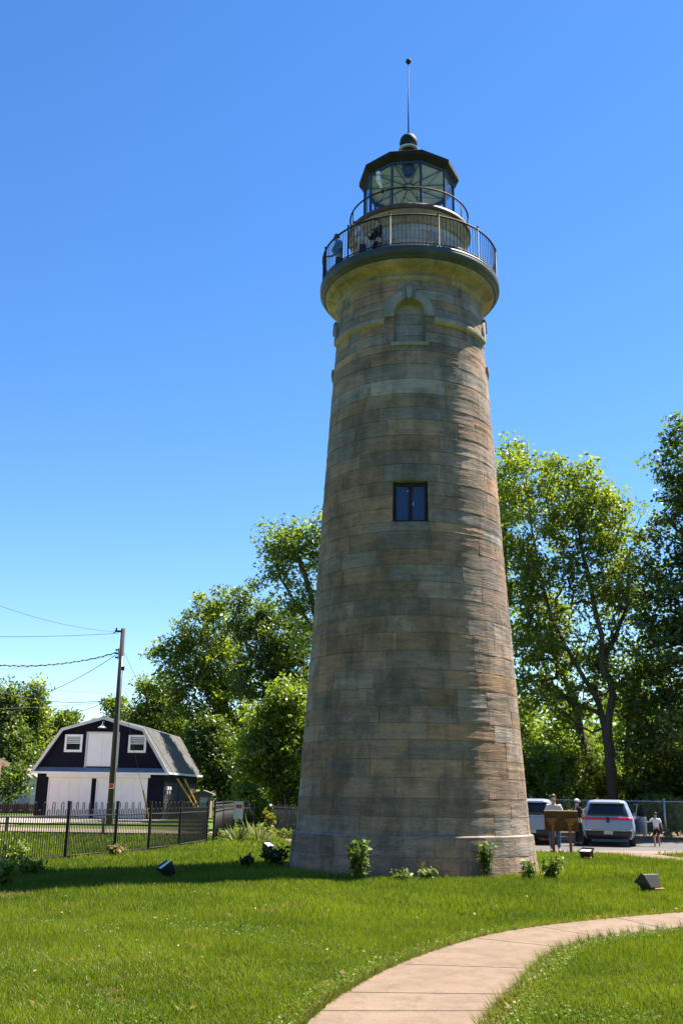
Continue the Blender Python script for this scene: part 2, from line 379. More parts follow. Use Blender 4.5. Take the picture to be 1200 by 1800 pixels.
def catmull(P, n=10):
    P = [np.array(p, float) for p in P]; P = [2*P[0]-P[1]]+P+[2*P[-1]-P[-2]]; out = []
    for i in range(1, len(P)-2):
        for t in np.linspace(0, 1, n, endpoint=False):
            a, b, c, d = P[i-1:i+3]
            out.append(0.5*((2*b)+(-a+c)*t+(2*a-5*b+4*c-d)*t*t+(-a+3*b-3*c+d)*t**3))
    out.append(P[-2]); return np.array(out)
pl = catmull([(-0.9, 3.0), (-0.66, 5.6), (-0.18, 8.23), (0.14, 9.49), (0.82, 11.28), (1.95, 13.3), (3.3, 14.72), (5.4, 16.25), (8.2, 17.9), (12.0, 19.6)])
pr = catmull([(-0.15, 3.0), (0.42, 5.6), (1.16, 8.33), (1.57, 9.49), (2.08, 11.05), (2.78, 12.5), (3.78, 13.62), (5.6, 14.85), (8.6, 16.2), (12.5, 17.7)])
PATH_C = (pl+pr)/2; PATH_W = np.linalg.norm(pl-pr, axis=1)/2
def build_path():
    b = MB(); g = 0.024
    joints = {int(v) for v in (6, 14, 22, 29, 38, 48, 56, 64, 71, 78, 84)}
    n = len(pl); start = 0
    js = sorted(joints | {0, n-1})
    for a, c in zip(js[:-1], js[1:]):
        vs = []
        for i in range(a, c+1):
            L_, R_ = pl[i].copy(), pr[i].copy()
            if i in (a, c):
                k = i+1 if i == a else i-1
                for q, arr in ((L_, pl), (R_, pr)):
                    d = arr[k]-arr[i]; q += d/np.linalg.norm(d)*g*0.5
            for t in np.linspace(0, 1, 7): vs.append((*(L_*(1-t)+R_*t), 0.030))
        m = c-a+1; fs = []
        for i in range(m-1):
            for k in range(6): fs.append((i*7+k, i*7+k+1, (i+1)*7+k+1, (i+1)*7+k))
        top = len(vs)
        edge = [k for k in range(7)]+[i*7+6 for i in range(1, m)]+[(m-1)*7+k for k in range(5, -1, -1)]+[i*7 for i in range(m-2, 0, -1)]
        low = [(vs[k][0], vs[k][1], 0.004) for k in edge]
        for j in range(len(edge)):
            j2 = (j+1) % len(edge); fs.append((edge[j2], edge[j], top+j, top+j2))
        b.add(vs+low, fs)
    tag(b.build('footpath', M['path']), kind='structure')
    e = MB(); vs = []
    for i in range(n): vs += [(*(pl[i]+(pl[i]-pr[i])*0.02), 0.008), (*(pr[i]+(pr[i]-pl[i])*0.02), 0.008)]
    e.add(vs, [(2*i, 2*i+1, 2*i+3, 2*i+2) for i in range(n-1)])
    tag(e.build('path_bed', M['dirt']), kind='structure')
build_path()
bs = MB(); bs.lathe([(2.9, 0.012), (3.38, 0.010)], 64, (25.29*math.sin(0.0725), 25.29*math.cos(0.0725), 0)); tag(bs.build('bed_soil', M['dirt']), kind='structure')
sheet('car_park', [(-1.5, 38.6), (4.0, 35.8), (6.9, 34.9), (12.4, 35.9), (30, 36.6), (30, 44.2), (-1.5, 44.2)], 0.008, M['asphalt'])
sheet('apron', [(4.6, 34.0), (8.0, 33.0), (10.6, 34.0), (14, 34.7), (30, 35.4), (30, 36.7), (12.4, 36.1), (6.9, 35.2), (4.6, 35.9)], 0.016, M['gravel'])
sheet('side_path', [(8.0, 33.1), (9.1, 29.2), (10.4, 26.0), (13.5, 21), (15.2, 21.6), (12.1, 26.9), (10.5, 30.6), (10.2, 34.1), (9.2, 34.6)], 0.024, M['path'])
sheet('tower_path', [(-2.6, 41.5), (-2.2, 37.2), (-1.2, 33.5), (0.2, 30.5), (1.2, 30.7), (0.0, 34.2), (-1.0, 38), (-1.4, 41.5)], 0.012, M['path'])
sheet('alley', [(-60, 45.5), (-5.3, 44.4), (-4.8, 49.6), (-60, 52.0)], 0.008, M['gravel'])
sheet('driveway', [(-60, 51.5), (-17.2, 50.0), (-15.9, 60.0), (-11.6, 61.0), (-11.4, 70.2), (-60, 73.5)], 0.016, M['concrete'])
sheet('verge_soil', [(9, 44.2), (40, 44.2), (40, 60), (9, 60)], 0.006, M['dirt'])

# ------------------------------------------------------------------ LIGHTHOUSE
TA = 0.0725
TX, TY = 25.29*math.sin(TA), 25.29*math.cos(TA)
LH = thing('lighthouse', 'tall round sandstone lighthouse with black iron gallery and glazed lantern room', 'lighthouse', (TX, TY, 0), -TA)
RZ = [(0.85, 2.82), (4.43, 2.61), (7.36, 2.425), (9.14, 2.325), (13.2, 2.085), (15.0, 1.985)]
def Rw(z): return float(np.interp(z, [a for a, _ in RZ], [r for _, r in RZ]))
def cyl(a, r, z): return (r*math.sin(a), -r*math.cos(a), z)

def block(b, a0, a1, z0, z1, Rf, off, strat=0.008, joint=0.0060, chamf=0.005, nx=None, nz=9):
    rm = Rf((z0+z1)/2); ja = joint/rm
    A0, A1, Z0, Z1 = a0+ja, a1-ja, z0+joint, z1-joint
    nx = nx or max(3, int((A1-A0)*rm/0.16))
    xs = [k/nx for k in range(nx+1)]; zs = [k/nz for k in range(nz+1)]
    ph = [random.uniform(0, 6.28) for _ in range(6)]; fq = [random.uniform(12, 24), random.uniform(28, 50), random.uniform(50, 85)]
    amp = [random.uniform(0, 1)*strat for _ in range(3)]
    tilt = random.uniform(-0.5, 0.5)
    vs = []
    for iz, fzv in enumerate(zs):
        z = Z0+(Z1-Z0)*fzv
        for ix, fx in enumerate(xs):
            a = A0+(A1-A0)*fx
            s_ = a*rm
            d = off+sum(amp[k]*math.sin(fq[k]*(z+tilt*0.1*s_)+ph[k]+0.6*math.sin(2.1*s_+ph[k+3])) for k in range(3))
            d += 0.004*math.sin(7*s_+ph[0])*math.sin(9*z+ph[1])
            vs.append(cyl(a, Rf(z)+d, z))
    n = len(xs); fs = [(j*n+i, j*n+i+1, (j+1)*n+i+1, (j+1)*n+i) for j in range(len(zs)-1) for i in range(n-1)]
    b.m = 0; b.add(vs, fs)
    m = len(zs); loop = [i for i in range(n)]+[j*n+n-1 for j in range(1, m)]+[(m-1)*n+i for i in range(n-2, -1, -1)]+[j*n for j in range(m-2, 0, -1)]
    rimv = []
    for q in loop:
        p = vs[q]; r_ = math.hypot(p[0], p[1]); k_ = (r_-0.03)/r_; rimv += [p, (p[0]*k_, p[1]*k_, p[2])]
    b.add(rimv, [(2*i, 2*i+1, (2*i+3) % len(rimv), (2*i+2) % len(rimv)) for i in range(len(loop))])
    # joint bed behind the block
    k = max(2, int((a1-a0)*rm/0.25)); vs = []
    for z in (z0, z1):
        for i in range(k+1):
            a = a0+(a1-a0)*i/k; vs.append(cyl(a, Rf(z)-0.010+min(0, off), z))
    b.m = 1; b.add(vs, [(i, i+1, k+1+i+1, k+1+i) for i in range(k)]); b.m = 0

def rand_tone(bright=(0.65, 1.2), brown=(0.0, 0.9), pale=0.07):
    br = random.uniform(*bright)
    if random.random() < pale: br *= 1.22; g = random.uniform(0, 0.35)
    else: g = random.uniform(*brown)
    return (br, g, random.random(), 1)

def courses(zs, Rf, gaps, fixed, lens=(0.75, 1.6), strat=0.0036, offs=0.003, bright=(0.78, 1.16), brown=(0.2, 0.95)):
    """zs: course boundaries; gaps: {course: [(a0,a1)]}; fixed: {course: [(a0,a1)]}"""
    b = MB()
    for ci in range(len(zs)-1):
        z0, z1 = zs[ci], zs[ci+1]; rm = Rf((z0+z1)/2)
        holes = sorted(gaps.get(ci, [])); fx = sorted(fixed.get(ci, []))
        segs = []; special = sorted([(h, 'h') for h in holes]+[(h, 'f') for h in fx])
        if special:
            for i, (h, k) in enumerate(special):
                if k == 'f': segs.append((h[0], h[1], True))
                nx_ = special[(i+1) % len(special)][0][0]+(2*PI if i == len(special)-1 else 0)
                if nx_-h[1] > 1e-6: segs.append((h[1], nx_, False))
        else:
            s0 = random.uniform(0, 2*PI); segs.append((s0, s0+2*PI, False))
        for (s0, s1, one) in segs:
            if one:
                b.cur = (random.uniform(0.95, 1.15), 0.15, random.random(), 1); block(b, s0, s1, z0, z1, Rf, 0.004, 0.002); continue
            a = s0; tot = (s1-s0)*rm; n = max(1, round(tot/random.uniform(*lens)))
            cuts = np.sort(np.clip((np.arange(1, n)+rng.uniform(-0.3, 0.3, n-1))/n, 0, 1)) if n > 1 else []
            ed = [s0]+[s0+(s1-s0)*c for c in cuts]+[s1]
            for e0, e1 in zip(ed[:-1], ed[1:]):
                b.cur = rand_tone(bright, brown); block(b, e0, e1, z0, z1, Rf, random.uniform(-offs, offs), strat*random.uniform(0.3, 1.6))
    return b

def build_lighthouse():
    # plinth
    Rp = lambda z: float(np.interp(z, [-0.2, 0.0, 0.85], [3.0, 2.985, 2.905]))
    b = courses([-0.15, 0.42, 0.84], Rp, {}, {}, (1.0, 1.9), 0.006, 0.010, (0.85, 1.15), (0.2, 0.8))
    n = 128
    b.cur = (1.15, 0.25, 0.3, 1)
    b.lathe([(2.885, 0.835), (2.875, 0.852), (2.80, 0.875)], n)
    b.build('plinth', [M['stone'], M['mortar']], LH, True)
    # shaft courses
    zs = [0.87]; steps = []
    while zs[-1] < 7.4: zs.append(zs[-1]+random.uniform(0.355, 0.435))
    sc_ = (7.80-0.87)/(zs[-1]-0.87); zs = [0.87+(z-0.87)*sc_ for z in zs]
    i_sill = len(zs)-1
    zs += [8.04, 8.39, 8.73, 9.08, 9.53]
    i_j0 = i_sill+1
    top = [9.53]
    while top[-1] < 12.4: top.append(top[-1]+random.uniform(0.33, 0.43))
    k = (12.66-9.53)/(top[-1]-9.53); zs += [9.53+(t-9.53)*k for t in top[1:]]
    i_ns = len(zs)-1
    zs += [12.90, 13.20, 13.47, 13.66, 13.92, 14.17, 14.45, 14.74]
    gaps, fixed = {}, {}
    def ang(lat, z): return lat/Rw(z)
    fixed[i_sill] = [(-ang(0.47, 7.9), ang(0.47, 7.9))]
    for j in range(3): gaps[i_j0+j] = [(-ang(0.425, 8.5), ang(0.425, 8.5))]
    fixed[i_j0+3] = [(-ang(0.65, 9.3), ang(0.65, 9.3))]
    NA = [0, PI/2, -PI/2]
    da = ang(0.405, 13.3)
    fixed[i_ns] = sorted([(a-ang(0.5, 12.8), a+ang(0.5, 12.8)) for a in NA])
    for j in range(1, 6): gaps[i_ns+j] = sorted([(a-da, a+da) for a in NA])
    b = courses(zs, Rw, gaps, fixed, (0.8, 1.65))
    b.build('tower_shaft', [M['stone'], M['mortar']], LH, True)
    # window
    zb, zt = 8.04, 9.08; rw = Rw(8.5)
    wd = MB(); wy = -(rw-0.20)
    # reveal
    for s in (-1, 1):
        a = s*ang(0.425, 8.5)
        p = [cyl(a, Rw(zb)-0.004, zb), cyl(a, Rw(zt)-0.004, zt), (s*0.415, wy+0.25, zt), (s*0.415, wy+0.25, zb)]
        wd.add(p, [(0, 1, 2, 3)])
    for z in (zb, zt):
        wd.add([cyl(-0.185, Rw(z)-0.004, z), cyl(0, Rw(z)-0.004, z), cyl(0.185, Rw(z)-0.004, z), (0.415, wy+0.25, z), (-0.415, wy+0.25, z)], [(0, 1, 2, 3, 4)])
    win = wd.build('window', M['stone_plain'], LH)
    fr = MB()
    for x, wdt in ((-0.375, 0.07), (0.375, 0.07), (0, 0.10)): fr.box((x, wy, (zb+zt)/2), (wdt, 0.07, zt-zb-0.02))
    for z in (zb+0.045, zt-0.055): fr.box((0, wy+0.002, z), (0.80, 0.066, 0.075))
    fr.build('frame', M['iron'], win, bevel=0.006)
    for s in (-1, 1):
        p = MB(); p.box((s*0.195, wy+0.01, (zb+zt)/2), (0.30, 0.012, zt-zb-0.17)); p.build('pane', M['win_glass'], win)
    lm = MB(); lm.ball((-0.055, wy-0.012, 8.86), 0.022, 8, (1, 0.7, 1.3)); lm.build('bulb_glint', M['lens'], win, True)  # pale ball standing in for the bright bulb glint in the window
    hd = MB(); hd.box((0.068, wy-0.045, 8.52), (0.012, 0.02, 0.09)); hd.build('handle', M['chrome'], win)
    # blind arches
    def niche(ca):
        back = MB(); back.cur = (1.0, 0.2, 0.4, 1)
        zb, zsp, ri, ro = 12.90, 13.75, 0.405, 0.65
        def P(lat, z, off): return cyl(ca+lat/Rw(13.5), Rw(z)+off, z)
        rows = [12.88, 13.18, 13.19, 13.50, 13.51, 13.80, 13.81, 14.2]
        for z0, z1 in zip(rows[0::2], rows[1::2]):
            back.cur = (random.uniform(0.9, 1.15), random.uniform(0, 0.4), 0.5, 1)
            back.add([P(x, z, -0.20) for z in (z0, z1) for x in np.linspace(-0.42, 0.42, 9)], [(i, i+1, 10+i, 9+i) for i in range(8)])
        back.cur = (0.5, 0.3, 0.5, 1)
        back.add([P(x, z, -0.215) for z in (12.85, 14.2) for x in np.linspace(-0.43, 0.43, 9)], [(i, i+1, 10+i, 9+i) for i in range(8)])
        back.cur = (0.95, 0.2, 0.4, 1)
        for s in (-1, 1):
            back.add([P(s*ri, 12.88, -0.003), P(s*ri, zsp, -0.003), P(s*ri, zsp, -0.22), P(s*ri, 12.88, -0.22)], [(0, 1, 2, 3)])
        nb = back.build('blind_arch', M['stone_plain'], LH)
        tr = MB(); tr.cur = (1.12, 0.12, 0.3, 1); n = 28; vs = []
        angs = [PI*k/n for k in range(n+1)]
        lst = [(ri*math.cos(a), zsp+ri*math.sin(a), ro*math.cos(a), zsp+ro*math.sin(a)) for a in angs]
        lst = [(ri, zsp-0.09, ro, zsp-0.09)]+lst+[(-ri, zsp-0.09, -ro, zsp-0.09)]
        for (xi, zi, xo, zo) in lst:
            vs += [P(xi, zi, -0.22), P(xi, zi, 0.055), P((xi*0.85+xo*0.15), zi*0.85+zo*0.15, 0.075), P(xo*0.9+xi*0.1, zo*0.9+zi*0.1, 0.075), P(xo, zo, 0.05), P(xo, zo, -0.03)]
        m = len(lst); fs = [(i*6+k, i*6+k+1, (i+1)*6+k+1, (i+1)*6+k) for i in range(m-1) for k in range(5)]
        fs += [(0, 1, 2, 3, 4, 5), tuple((m-1)*6+k for k in (5, 4, 3, 2, 1, 0))]
        tr.add(vs, fs); tr.build('arch_trim', M['stone_plain'], nb)
        for sx in (-1, 0, 1):
            ks = MB(); ks.cur = (1.1 if sx == 0 else 0.75, 0.1, 0.3, 1)
            x0, x1 = sx*0.105, sx*0.15; w0, w1 = (0.055, 0.085) if sx == 0 else (0.035, 0.05)
            o = 0.125 if sx == 0 else 0.095
            vs = [P(x0-w0, 14.14, -0.02), P(x0+w0, 14.14, -0.02), P(x1+w1, 14.47, -0.02), P(x1-w1, 14.47, -0.02), P(x0-w0, 14.14, o), P(x0+w0, 14.14, o), P(x1+w1, 14.47, o), P(x1-w1, 14.47, o)]
            ks.add(vs, [(4, 5, 6, 7), (0, 1, 5, 4), (1, 2, 6, 5), (2, 3, 7, 6), (3, 0, 4, 7)]); ks.build('keystone', M['stone_plain'], nb, bevel=0.008)
        sl_ = MB(); sl_.cur = (1.15, 0.1, 0.3, 1)
        vs = [P(x, z, o) for (z, o) in ((12.80, -0.01), (12.80, 0.06), (12.89, 0.07), (12.91, -0.21)) for x in np.linspace(-0.47, 0.47, 9)]
        sl_.add(vs, [(r*9+i, r*9+i+1, (r+1)*9+i+1, (r+1)*9+i) for r in range(3) for i in range(8)]+[(0, 9, 18, 27), (35, 26, 17, 8)])
        sl_.build('sill', M['stone_plain'], nb)
    for a in NA: niche(a)
    # belt course between the arches
    bc = MB(); ga = 0.64/Rw(13.6)
    edges = sorted([(a % (2*PI)) for a in NA])+[2*PI]
    prof = [(-0.02, 13.45), (0.05, 13.475), (0.095, 13.52), (0.10, 13.60), (0.055, 13.66), (-0.02, 13.69)]
    for (a0, a1) in ((ga, PI/2-ga), (PI/2+ga, 3*PI/2-ga), (3*PI/2+ga, 2*PI-ga)):
        n = max(12, int((a1-a0)*20)); vs = []
        for i in range(n+1):
            if i % 5 == 0: bc.cur = (random.uniform(0.85, 1.15), random.uniform(0.1, 0.6), 0, 1)
            a = a0+(a1-a0)*i/n; vs += [cyl(a, Rw(z)+o, z) for o, z in prof]
        bc.add(vs, [(i*6+k, (i+1)*6+k, (i+1)*6+k+1, i*6+k+1) for i in range(n) for k in range(5)]+[(5, 4, 3, 2, 1, 0), tuple(n*6+k for k in range(6))])
    bc.build('belt_course', M['stone_ochre'], LH)
    # cornice in stone segments
    co = MB(); prof = [(1.985, 14.70), (2.0, 14.725), (2.06, 14.745), (2.095, 14.79), (2.075, 14.84), (2.035, 14.855), (2.035, 14.90), (2.055, 14.91), (2.085, 14.95), (2.15, 15.0), (2.25, 15.03), (2.305, 15.035), (2.31, 15.10), (2.355, 15.11), (2.375, 15.18)]
    ns = 22
    for s in range(ns):
        co.cur = (random.uniform(0.8, 1.15), random.uniform(0.1, 0.9), 0, 1); vs = []
        a0, a1 = 2*PI*s/ns+0.0012, 2*PI*(s+1)/ns-0.0012
        for i in range(7):
            vs += [cyl(a0+(a1-a0)*i/6, r, z) for r, z in prof]
        m = len(prof); co.add(vs, [(i*m+k, (i+1)*m+k, (i+1)*m+k+1, i*m+k+1) for i in range(6) for k in range(m-1)])
    co.cur = (0.5, 0.3, 0, 1)
    co.lathe([(r-0.008, z) for r, z in prof], 96)
    co.build('cornice', M['stone_ochre'], LH, True)
    # gallery deck: dark iron ring with curb
    dk = MB(); dk.lathe([(2.36, 15.165), (2.43, 15.17), (2.445, 15.20), (2.43, 15.225), (2.44, 15.24), (2.50, 15.26), (2.525, 15.30), (2.53, 15.40), (2.515, 15.425), (2.525, 15.44), (2.525, 15.475), (2.42, 15.485), (2.42, 15.225), (1.5, 15.23)], 128)
    dk.build('gallery_deck', M['deck'], LH, True)
    # gallery railing
    RR, zb, zt = 2.465, 15.56, 16.40; n = 144
    rl = MB()
    def ring(b, r, z, rad, n=120, m=8):
        pr = [(r+rad*math.cos(2*PI*k/m), z+rad*math.sin(2*PI*k/m)) for k in range(m+1)]
        b.lathe(pr, n)
    ring(rl, RR, zt, 0.026); ring(rl, RR, zb, 0.018)
    a_off = R(-11.5)
    for k in range(n):
        if k % 12 == 0: continue
        a = a_off+2*PI*k/n; rl.tube([cyl(a, RR, zb), cyl(a, RR, zt)], 0.0085, 6, False)
    rail = rl.build('gallery_railing', M['iron_rail'], LH, True)
    for k in range(12):
        a = a_off+2*PI*k/12; p = MB()
        p.tube([cyl(a, RR, 15.47), cyl(a, RR, 15.52), cyl(a, RR, 15.521), cyl(a, RR, 16.46)], [0.04, 0.04, 0.024, 0.022], 8)
        p.ball(cyl(a, RR, 16.485), 0.032, 8); p.build('post', M['iron'], rail, True)
    # watch room
    Rd = lambda z: float(np.interp(z, [15.2, 16.9], [1.58, 1.55]))
    zs2 = [15.23]
    while zs2[-1] < 16.7: zs2.append(zs2[-1]+0.255)
    zs2[-1] = 16.74
    b = courses(zs2, Rd, {}, {}, (0.5, 0.9), 0.002, 0.003, (0.9, 1.12), (0.0, 0.35))
    b.build('watch_room', [M['stone_pale'], M['mortar']], LH, True)
    cr = MB(); cr.cur = (1.0, 0.5, 0, 1)
    cr.lathe([(1.54, 16.70), (1.60, 16.72), (1.62, 16.78), (1.60, 16.83), (1.62, 16.86), (1.68, 16.93), (1.715, 17.0), (1.72, 17.08)], 110); cr.build('watch_room_cornice', M['stone_ochre'], LH, True)
    ud = MB(); ud.lathe([(1.68, 17.075), (1.76, 17.08), (1.775, 17.12), (1.765, 17.20), (1.74, 17.23), (1.1, 17.25)], 110); ud.build('lantern_deck', M['brown_iron'], LH, True)
    vp = MB(); a = R(37); o = Vector(cyl(a, 1.565, 16.03)); ax = Matrix.Rotation(a, 3, 'Z') @ Matrix.Rotation(PI/2, 3, 'X')
    vp.lathe([(0.001, 0.05), (0.085, 0.05), (0.11, 0.02), (0.11, -0.03)], 20, o, 0, False, 0, ax); vp.build('round_vent', M['plastic_black'], LH, True)
    # lantern gallery rail
    ur = MB(); ring(ur, 1.70, 17.74, 0.024)
    for k in range(14):
        a = R(8)+2*PI*k/14; ur.tube([cyl(a, 1.70, 17.22), cyl(a, 1.70, 17.74)], 0.012, 6)
    ur.build('lantern_railing', M['iron_rail'], LH, True)
    # lantern room decagon
    az0 = R(-3); RL = 1.295; V = [az0+R(18)+R(36)*k for k in range(10)]
    zb, zt = 17.25, 18.88
    lr = MB()
    for a in V:
        p0, p1 = cyl(a, RL, zb), cyl(a, RL, zt); lr.tube([p0, p1], 0.036, 6)
    for z, h in ((zb+0.05, 0.10), (zt-0.02, 0.09)):
        for k in range(10):
            p0, p1 = Vector(cyl(V[k], RL, z)), Vector(cyl(V[(k+1) % 10], RL, z)); d = p1-p0
            lr.box((p0+p1)/2, (d.length-0.03, 0.05, h), Matrix.Rotation(math.atan2(d.y, d.x), 3, 'Z'))
    lan = lr.build('lantern_room', M['blue_iron'], LH)
    for k in range(10):
        p = MB(); p0, p1 = Vector(cyl(V[k], RL-0.012, 0)), Vector(cyl(V[(k+1) % 10], RL-0.012, 0)); d = p1-p0
        p.box((p0+p1)/2+Vector((0, 0, (zb+zt)/2)), (d.length-0.06, 0.010, zt-zb-0.18), Matrix.Rotation(math.atan2(d.y, d.x), 3, 'Z'))
        p.build('glass_pane', M['glass'], lan)
    ce = MB(); ce.add([cyl(a, RL-0.03, 18.93) for a in V], [tuple(range(9, -1, -1))]); cei = ce.build('ceiling', M['white_ceiling'], LH)
    sp = MB()
    for k in range(0, 20, 2):
        a = V[0]+R(18)*k; r1 = RL-0.05 if k % 2 == 0 else (RL-0.05)*math.cos(R(18))
        if k % 2 == 0: sp.tube([cyl(a, 0.15, 18.905), cyl(a, r1, 18.905)], 0.014, 6)
        else: sp.tube([cyl(a, 0.15, 18.905), cyl(a, r1, 18.905)], 0.009, 6)
    ring(sp, 0.15, 18.905, 0.018, 32)
    for k in range(10):
        for t in (0.60,):
            pa, pb = Vector(cyl(V[k], RL*0.9, 18.90)), Vector(cyl(V[(k+1) % 10], RL*0.42, 18.90)); sp.tube([pa, pb], 0.008, 5)
    sp.build('ceiling_spokes', M['blue_iron'], cei)
    bc_ = MB(); y0 = -(RL-0.33)
    bc_.lathe([(0.001, 18.915), (0.19, 18.91), (0.19, 18.76), (0.15, 18.70), (0.15, 18.62), (0.06, 18.58), (0.001, 18.58)], 20, (0.0, y0, 0)); bc_.build('hanging_beacon', M['blue_iron'], LH, True)
    rf = MB(); E = 1.455
    def deca(r, z): return [cyl(a, r, z) for a in V]
    lv = [(RL-0.02, 18.905), (RL+0.035, 18.895), (E-0.01, 19.00), (E+0.01, 19.01), (E+0.01, 19.14), (E-0.03, 19.17), (0.42, 19.82), (0.30, 19.86)]
    vs = [p for r, z in lv for p in deca(r, z)]
    rf.add(vs, [(j*10+k, j*10+(k+1) % 10, (j+1)*10+(k+1) % 10, (j+1)*10+k) for j in range(len(lv)-1) for k in range(10)])
    rf.lathe([(0.30, 19.84), (0.24, 19.90), (0.22, 20.12), (0.18, 20.17)], 24)
    roof = rf.build('lantern_roof', M['roof_iron'], LH)
    fl = MB(); fl.lathe([(0.20, 20.13), (0.30, 20.135), (0.305, 20.175), (0.14, 20.19)], 24); fl.build('roof_flange', M['lens'], roof)
    bv = MB(); bv.lathe([(0.15, 20.18), (0.15, 20.24), (0.24, 20.28), (0.265, 20.36), (0.262, 20.45), (0.235, 20.55), (0.18, 20.63), (0.10, 20.68), (0.03, 20.70), (0.001, 20.70)], 28); bv.build('ball_vent', M['iron'], roof, True)
    rod = MB(); rod.tube([(0, 0, 20.68), (0, 0, 21.5), (0.01, 0, 23.25)], [0.022, 0.016, 0.011], 8); ro_ = rod.build('lightning_rod', M['iron'], LH, True)
    tb = MB(); tb.ball((0.01, 0, 23.33), 0.085, 10); tb.build('ball_tip', M['iron'], ro_, True)
build_lighthouse()
LHM = Matrix.Translation((TX, TY, 0)) @ Matrix.Rotation(-TA, 4, 'Z')
def lhp(x, y, z): return LHM @ Vector((x, y, z))

# weather sensor clamped to the lantern rail
def sensor():
    base = lhp(-0.72, -1.545, 17.73)
    t = thing('rail_sensor', 'small white sensor tube on a bent arm clamped to the upper lantern railing', 'sensor', base, -TA)
    a = MB(); a.tube([(0, 0, -0.05), (0, 0, 0.06), (-0.03, -0.01, 0.12)], 0.022, 8); a.box((0, 0, 0.0), (0.07, 0.07, 0.06)); a.build('clamp', M['iron'], t)
    b = MB(); b.tube([(-0.02, 0, 0.10), (-0.11, -0.03, 0.34)], [0.034, 0.05], 10); b.tube([(-0.10, -0.03, 0.32), (-0.12, -0.03, 0.40)], [0.065, 0.065], 12); b.build('arm', M['white'], t, True)
    c = MB(); c.tube([(-0.12, -0.03, 0.40), (-0.12, -0.03, 0.60)], [0.055, 0.055], 12); c.build('tube_body', M['white'], t)
    d = MB(); d.tube([(-0.12, -0.03, 0.47), (-0.12, -0.03, 0.495)], 0.0565, 12); d.build('band', M['plastic_black'], t); d = MB(); d.tube([(-0.12, -0.03, 0.60), (-0.12, -0.03, 0.68)], [0.06, 0.06], 12); d.build('cap', M['plastic_black'], t)
sensor()

# ------------------------------------------------------------------ PEOPLE
def skin_mesh(name, chains, material, parent, sub=2):
    """chains: list of (points, radii, links) joined by shared coordinates"""
    vs, es, rs, idx, roots = [], [], [], {}, []
    for pts, rad in chains:
        prev = None; newroot = True
        for p, r in zip(pts, rad):
            k = tuple(round(c, 4) for c in p)
            if k in idx: newroot = newroot and False
            if k not in idx: idx[k] = len(vs); vs.append(p); rs.append(r)
            i = idx[k]
            if prev is not None and prev != i: es.append((prev, i))
            prev = i
        if newroot: roots.append(idx[tuple(round(c, 4) for c in pts[0])])
    me = bpy.data.meshes.new(name); me.from_pydata(vs, es, [])
    o = bpy.data.objects.new(name, me); COL.objects.link(o)
    o.modifiers.new('skin', 'SKIN'); sv = me.skin_vertices[0].data
    for i, r in enumerate(rs):
        rr = r if hasattr(r, '__len__') else (r, r); sv[i].radius = rr; sv[i].use_root = i in roots
    o.modifiers['skin'].use_smooth_shade = True
    s = o.modifiers.new('sub', 'SUBSURF'); s.levels = sub; s.render_levels = sub
    dg = bpy.context.evaluated_depsgraph_get(); dg.update()
    m2 = bpy.data.meshes.new_from_object(o.evaluated_get(dg)); m2.name = name
    o.modifiers.clear(); o.data = m2; bpy.data.meshes.remove(me)
    m2.materials.clear(); m2.materials.append(material)
    m2.polygons.foreach_set('use_smooth', [True]*len(m2.polygons))
    o.parent = parent; return o

